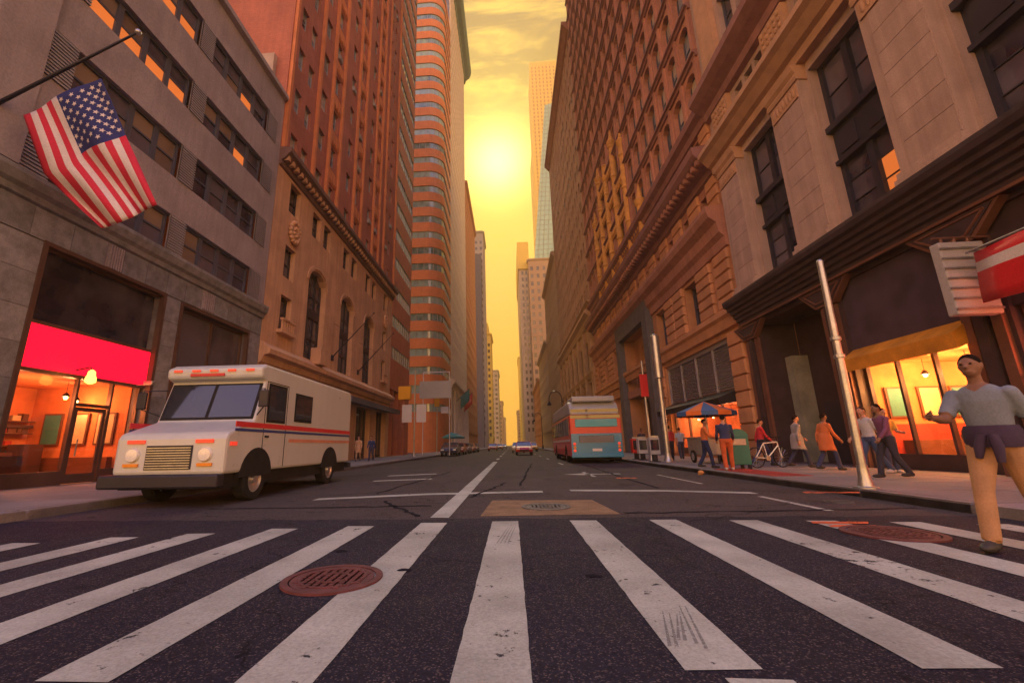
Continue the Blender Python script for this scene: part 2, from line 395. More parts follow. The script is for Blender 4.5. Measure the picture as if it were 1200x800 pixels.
# ------------------------------------------------------------------ setting: ground, road, pavements
XL, XR = -12.8, 11.6          # facade lines
KL, KR = -7.95, 6.45          # kerb lines
SW = .15
def struct(o): o['kind'] = 'structure'; return o
mb = MB(); S = 6000
mb.quad((-S, -S, -.02), (S, -S, -.02), (S, S, -.02), (-S, S, -.02)); struct(mb.build('ground', asphalt('far ground', (.08, .07, .075))))
mb = MB(); mb.quad((KL, 6.72, 0), (KR, 6.72, 0), (KR, 900, 0), (KL, 900, 0)); road = struct(mb.build('road', M['asphalt']))
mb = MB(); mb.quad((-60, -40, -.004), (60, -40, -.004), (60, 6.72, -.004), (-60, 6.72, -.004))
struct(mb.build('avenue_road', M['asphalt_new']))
def jag(u0, u1, n, a): a *= .22; return [(u0+(u1-u0)*k/n, R.uniform(-a, a)) for k in range(n+1)]
def strip(name, x0, x1, y0, y1, z, m, a=.012, xs=None, parent=road, n=34):
    """painted strip with slightly ragged edges; xs = (near shift, far shift)"""
    L_ = jag(y0, y1, n, a); R_ = jag(y0, y1, n, a); mb = MB(); vs = []
    for k in range(n+1):
        vs += [(x0+L_[k][1], L_[k][0]+(R.uniform(-a, a) if k in (0, n) else 0), z), (x1+R_[k][1], R_[k][0]+(R.uniform(-a, a) if k in (0, n) else 0), z)]
    mb.add(vs, [(2*k, 2*k+1, 2*k+3, 2*k+2) for k in range(n)]); return mb.build(name, m, parent)
def strip_x(name, pts, w, z, m, parent=road):
    """a line of paint through points, w wide along y"""
    mb = MB(); vs = []
    P = []
    for a, b in zip(pts, pts[1:]):
        for k in range(10): P.append(a.lerp(b, k/10))
    P.append(pts[-1])
    for p in P: vs += [(p.x, p.y-w/2+R.uniform(-.012, .012), z), (p.x, p.y+w/2+R.uniform(-.012, .012), z)]
    mb.add(vs, [(2*k, 2*k+2, 2*k+3, 2*k+1) for k in range(len(P)-1)]); return mb.build(name, m, parent)
# dark resurfaced strip under the crosswalk with an irregular far edge
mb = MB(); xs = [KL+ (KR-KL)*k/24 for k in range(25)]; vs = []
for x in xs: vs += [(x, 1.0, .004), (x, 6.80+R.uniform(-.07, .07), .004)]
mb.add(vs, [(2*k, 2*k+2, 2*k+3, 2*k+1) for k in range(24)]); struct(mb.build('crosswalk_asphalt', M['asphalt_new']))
STR = [(-6.85, 4.9), (-5.86, 5.16), (-4.9, 5.49), (-4.05, 5.72), (-3.1, 6.02), (-2.1, 6.2), (-1.13, 6.42), (-.13, 6.52), (.96, 6.55), (2.06, 6.58), (3.1, 6.5), (4.06, 6.42), (5.0, 6.3), (5.85, 6.1)]
for i, (x, yf) in enumerate(STR):
    w = .37
    yn = {8: 2.40, 9: 2.45, 10: 2.5}.get(i, 2.2)
    if i == 11: yn = 2.55
    strip('crosswalk_stripe', x-w/2, x+w/2, yn, yf, .009, M['paint'], .016)
strip('crosswalk_stripe', .93, 1.22, 1.4, 2.33, .009, M['paint'], .014)
strip_x('stop_line', [on_z(370, 585), on_z(500, 579), on_z(636, 576)], .34, .006, M['paint'])
strip_x('stop_line', [on_z(668, 574.5), on_z(780, 575), on_z(884, 577.5)], .34, .006, M['paint'])
strip('lane_line', -1.27, -.98, 6.85, 29.5, .010, M['paint'], .012, n=40)
for y0 in range(34, 150, 9): strip('lane_line', -1.25, -1.02, y0, y0+3.0, .006, M['paint_old'])
for y0 in range(15, 120, 9): strip('lane_line', 2.62, 2.75, y0, y0+2.4, .006, M['paint_old'])
strip('edge_line', 4.72, 4.84, 7.3, 9.2, .006, M['paint_old']); strip('edge_line', 4.8, 4.9, 12.0, 15.5, .006, M['paint_old'])
strip_x('stop_line', [on_z(438, 563.5), on_z(506, 561)], .40, .006, M['paint_old'])
strip_x('stop_line', [on_z(455, 557.5), on_z(512, 555)], .45, .006, M['paint_old'])
mb = MB()                     # turn arrow worn on the road
a = on_z(690, 555.5); mb.add([(a.x-.9, a.y, .006), (a.x, a.y-.5, .006), (a.x, a.y-.15, .006), (a.x+1.1, a.y-.15, .006), (a.x+1.1, a.y+.2, .006), (a.x, a.y+.2, .006), (a.x, a.y+.6, .006)], [(0, 1, 2, 3, 4, 5, 6)])
mb.build('turn_arrow', M['paint_old'], road)
M['patch'] = mat('ochre concrete road patch', (.20, .125, .07), .9, var=.35, scale=3, fine=.25, bump=.4)
mb = MB(); mb.quad((-.52, 7.0, .005), (1.62, 7.12, .005), (1.5, 8.86, .005), (-.42, 8.95, .005)); mb.build('road_patch', M['patch'], road)
M['tar'] = mat('tar seal', (.016, .016, .022), .95, var=.2, spec=.03)
for k, (x0, y0, x1, y1) in enumerate([(-5.6, 8.0, -1.5, 8.25), (-1.5, 7.0, -2.6, 9.0), (-.9, 9.5, -.2, 13.0), (1.7, 7.2, 6.2, 7.5), (-3.2, 10.5, -2.6, 19), (.2, 12, 1.1, 26), (3.4, 11, 3.7, 24)]):
    p0, p1 = Vector((x0, y0, 0)), Vector((x1, y1, 0)); t = (p1-p0).normalized(); nn = Vector((-t.y, t.x, 0)); mb = MB(); vs = []
    for q in range(17):
        c = p0.lerp(p1, q/16) + nn*R.uniform(-.05, .05); w = R.uniform(.02, .05); vs += [(c+nn*w).to_tuple()[:2]+(.0065,), (c-nn*w).to_tuple()[:2]+(.0065,)]
    mb.add(vs, [(2*q, 2*q+1, 2*q+3, 2*q+2) for q in range(16)]); mb.build('tar_seam', M['tar'], road)
M['skid'] = paint_mat('rubber skid mark', (.17, .175, .17), .60, 40)
for (x0, y0, x1, y1, w) in [(.80+.035*k+R.uniform(-.01, .01), 2.6+R.uniform(0, .12), .92+.035*k, 3.0+R.uniform(0, .3), .010) for k in range(6)]+[(-.2+.04*k, 5.1, -.08+.03*k, 6.1, .008) for k in range(4)]:
    mb = MB(); mb.add([(x0-w, y0, .0105), (x0+w, y0, .0105), (x1+w*.3, y1, .0105), (x1-w*.3, y1, .0105)], [(0, 1, 2, 3)]); mb.build('skid_mark', M['skid'], road)
# pavements: bed + kerb stones + slabs
def pavement(name, x0, x1, side):
    mb = MB(); mb.box(x0, x1, 6.9, 900, -.05, SW-.03); bed = struct(mb.build(name, M['kerb']))
    kx = x0 if side > 0 else x1
    mk = MB(); mk.box(0, .18, 0, 1.98, -.05, SW); me_k = mk.mesh('kerb_stone', [M['kerb']])
    for k in range(30): obj('kerb_stone', me_k, bed, (kx if side > 0 else kx-.18, 6.95+2.0*k, 0))
    mk = MB(); mk.box(kx if side > 0 else kx-.18, (kx+.18) if side > 0 else kx, 67, 900, -.05, SW); mk.build('far_kerb', M['kerb'], bed)
    a, b = (kx+.20, x1) if side > 0 else (x0, kx-.20); nx = 3; w = (b-a)/nx
    ms = MB(); ms.box(0, w-.014, 0, 1.586, -.03, 0); me_s = ms.mesh('paving_slab', [M['conc']])
    for i in range(nx):
        for k in range(28): obj('paving_slab', me_s, bed, (a+i*w+.007, 6.95+1.6*k, SW+R.uniform(-.003, .003)))
    ms = MB(); ms.box(a, b, 6.95+1.6*28, 900, SW-.03, SW-.001); ms.build('far_paving', M['conc'], bed)
    return bed
pav_l = pavement('pavement_left', XL-.6, KL, -1); pav_r = pavement('pavement_right', KR, XR+.6, 1)
for nm, x0, x1 in (('corner_pavement_left', -40, KL), ('corner_pavement_right', KR, 40)):
    mb = MB(); mb.box(x0, x1, 5.2, 6.9, -.05, SW-.004); struct(mb.build(nm, M['conc']))
M['tactile'] = mat('red tactile paving', (.30, .05, .05), .85, var=.2)
mb = MB(); p = on_z(905, 555, SW)
mb.box(6.75, 7.75, 12.2, 15.6, SW-.01, SW+.012)
for i in range(10):
    for k in range(34): mb.box(6.79+i*.1, 6.83+i*.1, 12.24+k*.1, 12.28+k*.1, SW+.012, SW+.018)
mb.build('tactile_pad', M['tactile'], pav_r)
M['spray'] = paint_mat('orange spray paint', (.6, .10, .03), .60, 10)
for (px, py, w) in [(975, 577, .5), (735, 584*0+560, .3)]:
    q = on_z(px, py, SW); mb = MB(); z = SW+.006
    mb.quad((q.x-w, q.y-.1, z), (q.x+w*.7, q.y-.14, z), (q.x+w, q.y+.05, z), (q.x-w*.8, q.y+.16, z)); mb.build('spray_mark', M['spray'], pav_r)
for (px, py, w) in [(985, 613, .38), (1000, 617, .3)]:
    q = on_z(px, py, 0); mb = MB(); z = .0125
    mb.quad((q.x-w, q.y-.06, z), (q.x+w*.7, q.y-.1, z), (q.x+w, q.y+.05, z), (q.x-w*.8, q.y+.1, z)); mb.build('spray_mark', M['spray'], road)

def manhole(label, x, y, r, m, z=.0):
    t = thing('manhole_cover', label, 'manhole', (x, y, z)); mb = MB(); n = 40
    for (a, b, h0, h1) in ((r*.86, r, .010, .014),):
        vs = []
        for i in range(n):
            c, s_ = math.cos(2*math.pi*i/n), math.sin(2*math.pi*i/n); vs += [(a*c, a*s_, h1), (b*c, b*s_, h1), (b*c, b*s_, -.004), (a*c, a*s_, h0-.006)]
        for i in range(n):
            j = (i+1) % n; mb.add([vs[4*i+q] for q in (0, 1, 2, 3)] + [vs[4*j+q] for q in (0, 1, 2, 3)], [(0, 1, 5, 4), (1, 2, 6, 5), (3, 0, 4, 7)])
    mb.build('frame_ring', m, t)
    mb = MB(); mb.lathe([(.001, .010), (r*.83, .010), (r*.83, .0)], 40); rr = r*.80; s_ = r*.155; k = int(r/s_)+1
    for i in range(-k, k+1):
        for j in range(-k, k+1):
            cx, cy = i*s_, j*s_
            if cx*cx+cy*cy < (rr-s_*.3)**2: mb.box(cx-s_*.33, cx+s_*.33, cy-s_*.33, cy+s_*.33, .010, .016)
    for q in (.30, .62):
        mb.lathe([(r*q, .010), (r*q, .018), (r*(q+.05), .018), (r*(q+.05), .010)], 40)
    mb.build('lid', m, t); return t
manhole('rust red round manhole cover set into the dark crosswalk beside a white stripe', -1.50, 3.78, .40, M['iron'], .009)
manhole('large rust red manhole cover beside the kerb with orange spray paint next to it', 4.25, 5.55, .47, M['iron'], .009)
manhole('grey round manhole cover in the ochre road patch behind the crosswalk', .55, 7.95, .42, M['iron_grey'], .006)
manhole('small dark utility cover by the right kerb behind the crosswalk', 5.6, 8.3, .22, M['iron_grey'], .002)

# ------------------------------------------------------------------ buildings
def shell(mb, x0, x1, y0, y1, z0, z1, faces, mi=0):
    """plain outer faces of a block: any of L(-x) R(+x) F(-y) B(+y) T"""
    if 'L' in faces: mb.quad((x0, y0, z0), (x0, y1, z0), (x0, y1, z1), (x0, y0, z1), mi)
    if 'R' in faces: mb.quad((x1, y0, z0), (x1, y1, z0), (x1, y1, z1), (x1, y0, z1), mi)
    if 'F' in faces: mb.quad((x0, y0, z0), (x1, y0, z0), (x1, y0, z1), (x0, y0, z1), mi)
    if 'B' in faces: mb.quad((x0, y1, z0), (x1, y1, z0), (x1, y1, z1), (x0, y1, z1), mi)
    if 'T' in faces: mb.quad((x0, y0, z1), (x1, y0, z1), (x1, y1, z1), (x0, y1, z1), mi)

# ---- A: grey banded building with the red shop sign (left, near)
M['a_band'] = mat('grey rough limestone bands', (.32, .28, .30), .9, var=.16, scale=.8, fine=.12, fscale=14, bump=.5, bscale=22, streak=.12)
M['a_granite'] = mat('grey granite panels', (.20, .205, .225), .7, var=.3, scale=3.5, fine=.2, fscale=40, rnd=.14, bump=.15)
M['a_frame'] = mat('slate blue window frames', (.075, .08, .12), .5, var=.1)
M['a_trim'] = mat('bronze shop trim', (.14, .085, .07), .45, .5, var=.2)
M['lou'] = mat('grey louvres', (.36, .35, .38), .6, .3, var=.1)
M['a_glass'] = glass_mat('ribbon window glass', (.008, .010, .03), (.11, .10, .14), .07, .25)
M['b_glass'] = glass_mat('sash glass', (.03, .04, .065), (.26, .31, .37), .08, .2)
M['glow_or'] = glass_mat('blind with added glow', (.35, .10, .02), (.5, .16, .03), .3, .05, .4, ((1.0, .24, .05), .25))  # orange emission stands in for sunlight reflected off the blinds
M['blind_pane'] = glass_mat('pane with drawn blind', (.13, .095, .085), (.26, .19, .15), .12, .2, .5)
A = thing('banded_office_building', 'grey stone office building with ribbon windows, louvres and a red shop sign', 'building', (XL, 4, 0))
A.location = (0, 0, 0)
fr = Fr('L', XL)
ROWS = [(8.42, 9.93), (11.45, 13.02), (14.68, 16.15), (17.85, 19.35)]
GR = [(4.6, 8.0), (9.75, 14.02), (14.80, 19.20)]; LV = [(8.0, 8.0), (8.92, 9.75), (14.02, 14.80), (19.20, 20.10)]
holes = [(GR[1][0]-.83, 20.10, z0, z1, .28) for z0, z1 in ROWS]
mb = MB(); fr.wall(mb, 4.0, 20.62, 8.4, 21.4, holes, 0)
shell(mb, -40, XL, 4.0, 20.62, 0, 21.4, 'FT')
mb.build('wall', M['a_band'], A)
mb = MB(); fr.cornice(mb, 4.0, 20.62, [(0, 21.15), (.22, 21.25), (.22, 21.5), (-.3, 21.5), (-.3, 21.15)]); mb.build('coping', M['a_band'], A)
mb = MB(); fr.box(mb, 7.7, 8.9, 8.4, 21.4, .0, .22); mb.build('pier', M['a_band'], A)
mb = MB(); fr.cornice(mb, 4.0, 20.62, [(0, 7.66), (.10, 7.70), (.14, 7.86), (.26, 7.95), (.34, 8.18), (.34, 8.30), (.10, 8.42), (0, 8.42)]); mb.build('cornice', M['a_granite'], A)
for z0, z1 in ROWS:
    h = z1-z0
    for g0, g1 in GR[1:]:
        n = 4; w = (g1-g0)/n
        for k in range(n):
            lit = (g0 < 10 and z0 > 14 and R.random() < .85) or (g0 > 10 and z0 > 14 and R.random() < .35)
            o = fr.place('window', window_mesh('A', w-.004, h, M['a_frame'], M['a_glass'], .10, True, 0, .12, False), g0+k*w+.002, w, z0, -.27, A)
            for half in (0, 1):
                gm = M['glow_or'] if (lit and half == 0) else M['a_glass']
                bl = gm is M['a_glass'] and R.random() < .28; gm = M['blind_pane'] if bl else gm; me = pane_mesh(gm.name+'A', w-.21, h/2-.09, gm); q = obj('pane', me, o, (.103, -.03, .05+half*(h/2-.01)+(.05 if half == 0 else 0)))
    for l0, l1 in LV[1:]:
        mb = MB(); w = l1-l0; nsl = int(h/.105)
        mb.box(0, w, -.02, 0, 0, h)
        for k in range(nsl):
            z = .02+k*(h-.04)/nsl; mb.add([(0, -.02, z+.02), (w, -.02, z+.02), (w, -.09, z), (0, -.09, z), (0, -.09, z+.055), (w, -.09, z+.055), (w, -.02, z+.075), (0, -.02, z+.075)], [(0, 1, 2, 3), (3, 2, 5, 4), (4, 5, 6, 7)])
        me = _WIN.setdefault(('lv', round(w, 2), round(h, 2)), mb.mesh('louvre_panel', [M['lou']])); fr.place('louvre_panel', me, l0, w, z0, -.04, A)
# granite base with separate panels
SH = [(4.6, 8.5, .45, 6.68), (10.12, 14.28, .16, 6.70), (15.22, 19.52, .45, 6.62)]
mb = MB(); fr.wall(mb, 4.0, 20.62, 0, 7.7, [(a, b, c, d, .55) for a, b, c, d in SH], 0); mb.build('base_wall', M['kerb'], A)
def panels(fr, parent, name, u0, u1, zs, n, m, th=.04, gap=.012):
    w = (u1-u0)/n
    for a, b in zip(zs, zs[1:]):
        key = ('pan', name, m.name, round(w, 3), round(b-a, 3), th)
        if key not in _WIN:
            q = MB(); q.box(gap/2, w-gap/2, -th, 0, gap/2, b-a-gap/2); _WIN[key] = q.mesh(name, [m])
        for k in range(n): fr.place(name, _WIN[key], u0+k*w, w, a, R.uniform(0, .004), parent)
CZ = [.15, 1.05, 2.0, 2.95, 3.9, 4.85, 5.8, 6.75]
panels(fr, A, 'stone_panel', 8.55, 10.05, CZ, 1, M['a_granite']); panels(fr, A, 'stone_panel', 14.38, 15.12, CZ, 1, M['a_granite']); panels(fr, A, 'stone_panel', 19.62, 20.60, CZ, 1, M['a_granite'])
for (u0, u1, n) in [(8.55, 11.82, 3), (12.45, 16.2, 4), (17.0, 20.6, 4)]: panels(fr, A, 'stone_panel', u0, u1, [6.78, 7.64], n, M['a_granite'])
for u0, u1 in ((11.84, 12.43), (16.22, 16.98)):
    q = MB(); fr.box(q, u0, u1, 6.78, 7.64, 0, .03)
    for k in range(6): fr.box(q, u0+.04+k*(u1-u0-.06)/6, u0+.04+k*(u1-u0-.06)/6+.055, 6.82, 7.60, .03, .10)
    q.build('fluted_panel', M['a_band'], A)
for (a, b, c, d) in SH:
    q = MB()
    fr.box(q, a-.10, a+.02, c, d+.10, -.1, .09); fr.box(q, b-.02, b+.10, c, d+.10, -.1, .09); fr.box(q, a+.02, b-.02, d-.02, d+.10, -.1, .09)
    q.build('shop_surround', M['a_trim'], A)
M['sign_red'] = mat('backlit red sign', (.75, .01, .03), .5, var=.04, fine=.03, emit=(1.0, .003, .025), estr=.75)
M['shop_warm'] = mat('warm shop interior', (.55, .20, .08), .8, var=.35, scale=1.1)
M['shop_dark'] = mat('dark shop fittings', (.06, .03, .03), .6)
M['bulb'] = mat('glowing bulb', (1, .6, .2), .5, var=0, fine=0, emit=(1.0, .48, .10), estr=14)
def interior(parent, fr, u0, u1, z0, z1, dep, d0=-.58):
    q = MB(); P = fr.p
    q.quad(P(u0, z0, -dep), P(u1, z0, -dep), P(u1, z1, -dep), P(u0, z1, -dep)); q.quad(P(u0, z0, d0), P(u0, z0, -dep), P(u0, z1, -dep), P(u0, z1, d0))
    q.quad(P(u1, z0, d0), P(u1, z0, -dep), P(u1, z1, -dep), P(u1, z1, d0)); q.quad(P(u0, z1, d0), P(u1, z1, d0), P(u1, z1, -dep), P(u0, z1, -dep))
    q.quad(P(u0, z0, d0), P(u1, z0, d0), P(u1, z0, -dep), P(u0, z0, -dep)); return q.build('shop_interior', M['shop_warm'], parent)
def pendant(parent, fr, u, z, d, top, energy, col=(1, .45, .14), shade=True):
    """ceiling pendant: cord, shade, glowing bulb and its own light"""
    x, y, zz = fr.p(u, z, d); e = MB(); e.tube([(x, y, top), (x, y, zz+.12)], .008, 5)
    o = e.build('pendant_lamp', M['dark_metal'], parent)
    if shade: q = MB(); q.lathe([(.02, .16), (.05, .13), (.11, .04), (.115, .03), (.05, .12)], 12, (x, y, zz)); q.build('lamp_shade', M['dark_metal'], o)
    q = MB(); q.ball((x, y, zz), .055, 10, 6); q.build('bulb', M['bulb'], o, smooth=60)
    ld = bpy.data.lights.new('bulb_light', 'POINT'); ld.energy = energy; ld.color = col; ld.shadow_soft_size = .08
    lo = bpy.data.objects.new('bulb_light', ld); COL.objects.link(lo); lo.parent = o; lo.location = (x, y, zz-.1)
STOCK = [mat('stock red', (.35, .04, .03), .6), mat('stock cream', (.5, .4, .25), .7), mat('stock teal', (.05, .2, .2), .6), mat('stock brown', (.12, .05, .03), .6)]
def stock(parent, fr, u0, u1, z0, z1, d, rows):
    '''shelves of goods along an inner wall: each shelf a part with its goods'''
    for r_ in range(rows):
        z = z0+(z1-z0)*r_/rows; q = MB(); fr.box(q, u0, u1, z, z+.04, d, d+.34); sh_ = q.build('shelf', STOCK[3], parent); u = u0+.05; q = MB()
        while u < u1-.25:
            w = R.uniform(.10, .28); h = R.uniform(.12, (z1-z0)/rows-.10)
            if R.random() < .85: fr.box(q, u, u+w, z+.042, z+.042+h, d+.05, d+.28, R.randrange(4))
            u += w+R.uniform(.01, .06)
        q.build('goods', STOCK, sh_, kind='stuff')
def boards(parent, fr, y, dlist, z0, z1):
    '''framed boards hung on an inner cross wall'''
    for d in dlist:
        q = MB(); fr.box(q, y-.05, y, z0, z1, d, d+.7); b_ = q.build('menu_board', STOCK[3], parent); q = MB(); fr.box(q, y-.06, y-.05, z0+.06, z1-.06, d+.06, d+.64, 0); q.build('board_face', STOCK[R.randrange(3)], b_)
# red-sign shop front
a, b = 10.14, 14.26
q = MB(); fr.box(q, a, b, 3.33, 4.52, -.45, -.10); q.build('shop_sign', M['sign_red'], A)
q = MB()
for z in (3.22, 4.53, 6.62): fr.box(q, a, b, z, z+.10, -.35, -.12)
for u in (a, 12.0, 13.15, b-.08): fr.box(q, u, u+.07, .16, 3.22, -.35, -.22)
fr.box(q, 12.07, 13.15, 2.42, 2.52, -.35, -.22); fr.box(q, a, 12.0, .16, .55, -.35, -.22); fr.box(q, 13.22, b, .16, .55, -.35, -.22)
q.build('shop_frame', M['a_trim'], A)
for (u0, u1, z0, z1) in [(a+.07, 12.0, .55, 3.22), (12.07, 13.15, 2.52, 3.22), (13.22, b-.08, .55, 3.22), (a+.02, b-.02, 4.63, 6.62)]:
    q = MB(); fr.box(q, u0, u1, z0, z1, -.30, -.285); q.build('shop_pane', M['shop_glass'] if z0 < 4 else M['glass_d'], A)
q = MB(); fr.box(q, 12.10, 12.20, .18, 2.40, -.31, -.26); fr.box(q, 13.02, 13.12, .18, 2.40, -.31, -.26); fr.box(q, 12.20, 13.02, .18, .45, -.31, -.26); fr.box(q, 12.20, 13.02, 2.28, 2.40, -.31, -.26)
dr = q.build('shop_door', M['a_trim'], A)
q = MB(); fr.box(q, 12.20, 13.02, .45, 2.28, -.29, -.28); q.build('door_pane', M['shop_glass'], dr)
q = MB(); q.tube([fr.p(12.3, .95, -.2), fr.p(12.3, 1.45, -.2)], .018, 8); q.build('door_handle', M['steel'], dr)
interior(A, fr, a, b, .16, 3.3, 4.2)
q = MB()
for k in range(4): fr.box(q, a+.4+k*.9, a+1.0+k*.9, .17, 1.1+.25*(k % 2), -3.6, -3.0)
fr.box(q, a+.2, b-.2, 1.9, 2.0, -4.1, -3.8); fr.box(q, a+.2, 11.6, .17, 1.0, -1.6, -1.0); q.build('shop_counter', M['shop_dark'], A)
stock(A, fr, 10.3, 14.1, .9, 2.5, -4.15, 4); boards(A, fr, 14.22, (-1.6, -2.6, -3.6), 1.3, 2.4)
q = MB(); fr.box(q, 14.0, 14.2, .17, .9, -3.8, -.8); q.build('side_counter', STOCK[3], A)
for u, d in ((10.9, -1.1), (11.7, -2.4), (12.6, -1.2), (13.7, -2.0)): pendant(A, fr, u, 2.75, d, 3.29, 55, (1, .33, .10))
q = MB(); fr.box(q, 13.75, 14.22, 4.7, 6.55, -.50, -.42); q.build('window_blind', mat('teal blind', (.10, .30, .30), .7), A)
# second shop window, mostly behind the truck
q = MB()
for u in (15.24, 17.3, 19.42): fr.box(q, u, u+.08, .45, 6.6, -.35, -.2)
for z in (3.4, 6.5): fr.box(q, 15.24, 19.5, z, z+.1, -.34, -.21)
q.build('shop_frame', M['a_trim'], A)
for (u0, u1, z0, z1) in [(15.32, 17.3, 3.5, 6.5), (17.38, 19.42, 3.5, 6.5), (15.32, 17.3, .45, 3.4), (17.38, 19.42, .45, 3.4)]:
    q = MB(); fr.box(q, u0, u1, z0, z1, -.30, -.28); q.build('shop_pane', M['glass_d'], A)
q = MB(); fr.box(q, 4.6, 8.5, .45, 6.68, -.30, -.28); q.build('shop_pane', M['glass_d'], A)
# shop lantern on a bracket below the sign
t = thing('shop_lantern', 'amber glowing lantern on a bracket under the red shop sign', 'lantern', fr.p(11.75, 3.32, 0)); px_, py_, pz_ = 0, 0, 0
q = MB(); q.tube([(-.15, 0, .12), (.35, 0, .20), (.42, 0, .12)], .02, 6); q.build('bracket', M['dark_metal'], t)
q = MB(); q.lathe([(.03, .14), (.09, .08), (.10, -.02), (.13, -.10), (.14, -.22), (.05, -.28)], 12, (.42, 0, -.02)); q.build('lamp_glass', mat('amber lamp', (.9, .4, .05), .4, var=.02, emit=(1, .42, .06), estr=2.2), t, smooth=50)
t = thing('security_camera', 'small grey camera on an arm beside the red shop sign', 'camera', fr.p(13.9, 3.28, 0))
q = MB(); q.tube([(-.1, 0, 0), (.28, 0, .02)], .018, 6); q.build('arm', M['steel'], t); q = MB(); q.box(.2, .52, -.07, .07, .0, .14); q.build('housing', M['steel'], t, bevel=.02)

# ---- B: tall brick building on a stone base with arched windows (left)
M['b_stone'] = mat('warm limestone base', (.55, .33, .20), .88, var=.16, scale=.7, fine=.1, fscale=16, bump=.25, bscale=30, streak=.16)
M['b_brick'] = brick_mat('orange red brick', (.40, .13, .08), (.35, .105, .07), (.32, .17, .13))
M['b_strip'] = mat('terracotta pilaster strips', (.55, .20, .08), .85, var=.15, streak=.1)
M['b_frame'] = mat('dark bronze window frames', (.05, .04, .05), .5, .3)
M['b_wframe'] = mat('pale blue sash frames', (.28, .30, .34), .6)
B = thing('brick_tower', 'tall orange brick tower with limestone base, arched windows and heavy cornice', 'building')
fr = Fr('L', XL)
y0, y1 = 20.64, 44.8; BW = []
ar = [(25.35, 28.0), (30.75, 33.45), (36.1, 38.85)]
holes = [(u, v, 6.62, 12.75, .55) for u, v in ar]
sm = [(22.25, 23.45, 7.6, 9.65, .45), (22.2, 23.4, 10.75, 12.7, .45), (41.6, 42.8, 7.6, 9.65, .45), (41.6, 42.8, 10.75, 12.7, .45)]
tp = [(22.15, 23.45, 14.85, 16.75, .45), (41.6, 42.9, 14.85, 16.75, .45)]
for u, v in ar: tp += [(u-.15, u+1.05, 14.85, 16.6, .45), (v-1.05, v+.15, 14.85, 16.6, .45)]
mb = MB(); fr.wall(mb, y0, y1, 5.6, 17.2, holes+sm+tp, 0)
for u, v in ar: fr.arch(mb, u, v, 11.75, 12.75, .55, 0)
mb.build('base_wall', M['b_stone'], B)
cols = [(21.6, .8), (22.95, .8), (25.0, .95), (26.95, .95), (30.15, .9), (32.1, .9), (35.45, .9), (37.25, .9), (40.9, .8), (42.4, .8)]
ztop = 84.0; rows = [18.25+3.25*k for k in range(20) if 18.25+3.25*k < ztop-3]
bh = [(u, u+w, z, z+1.62, .30) for u, w in cols for z in rows]
mb = MB(); fr.wall(mb, y0, y1, 17.2, ztop, bh, 0); shell(mb, -36, XL, y0, y1, 0, ztop, 'FT'); mb.build('brick_wall', M['b_brick'], B)
for (u, w) in cols:
    for z in rows: fr.place('window', window_mesh('B', w, 1.62, M['b_wframe'], M['b_glass'], .06, True, 0, .08, blind=R.choice((0, 0, 0, .3, .5, .75)), ac=R.random() < .12), u, w, z, -.26, B)
for k, u in enumerate((26.4, 28.3, 31.6, 33.5, 36.75, 38.6, 24.3, 40.3, 20.72, 44.5)):
    q = MB(); fr.box(q, u, u+.26, 18.1, ztop-1, 0, .20); q.build('pilaster', M['b_strip'], B)
for u0_, u1_ in ((26.7, 28.3), (31.9, 33.5), (37.05, 38.6)):
    for z in rows:
        key = ('spd', round(u1_-u0_, 2))
        if key not in _WIN:
            q = MB(); w = u1_-u0_; q.box(0, w, -.07, 0, 0, 1.1)
            for c in range(3): q.box(.12+c*(w-.2)/3, .12+c*(w-.2)/3+(w-.2)/3-.1, -.12, -.07, .15, .95)
            _WIN[key] = q.mesh('spandrel_panel', [M['b_strip']])
        fr.place('spandrel_panel', _WIN[key], u0_, u1_-u0_, z+1.85, 0, B)
for i, (u, v) in enumerate(ar):
    w = v-u; q = MB(); h = 6.1; q.box(0, .12, -.12, 0, 0, h); q.box(w-.12, w, -.12, 0, 0, h); q.box(.12, w-.12, -.12, 0, 0, .1)
    for x in (w*.33, w*.67): q.box(x-.05, x+.05, -.12, 0, .1, h)
    for z in (1.5, 2.95, 4.4): q.box(.12, w-.12, -.10, 0, z-.06, z+.06)
    q.box(.12, w-.12, -.13, 0, 2.95, 3.5)
    o = fr.place('arched_window', q.mesh('arched_window', [M['b_frame']]), u, w, 6.62, -.5, B)
    obj('pane', pane_mesh('arch', w-.02, 6.1, M['glass_d']), o, (.01, -.02, 0))
    q = MB(); c_, r_ = (u+v)/2, w/2                       # archivolt
    P = [(c_-(r_+.1)*math.cos(math.pi*k/12), 11.75+1.12*math.sin(math.pi*k/12)) for k in range(13)]; P2 = [(c_-(r_+.32)*math.cos(math.pi*k/12), 11.75+1.36*math.sin(math.pi*k/12)) for k in range(13)]
    for k in range(12):
        q.add([fr.p(*P[k], .0), fr.p(*P[k+1], .0), fr.p(*P2[k+1], .0), fr.p(*P2[k], .0), fr.p(*P[k], .07), fr.p(*P[k+1], .07), fr.p(*P2[k+1], .07), fr.p(*P2[k], .07)], [(4, 5, 6, 7), (0, 1, 5, 4), (3, 2, 6, 7)])
    q.build('archivolt', M['b_stone'], B)
for (a_, b_, c_, d_, e_) in sm+tp:
    fr.place('window', window_mesh('Bs', b_-a_, d_-c_, M['b_frame'], M['glass_d'], .09, True, 1, .1), a_, b_-a_, c_, -.40, B)
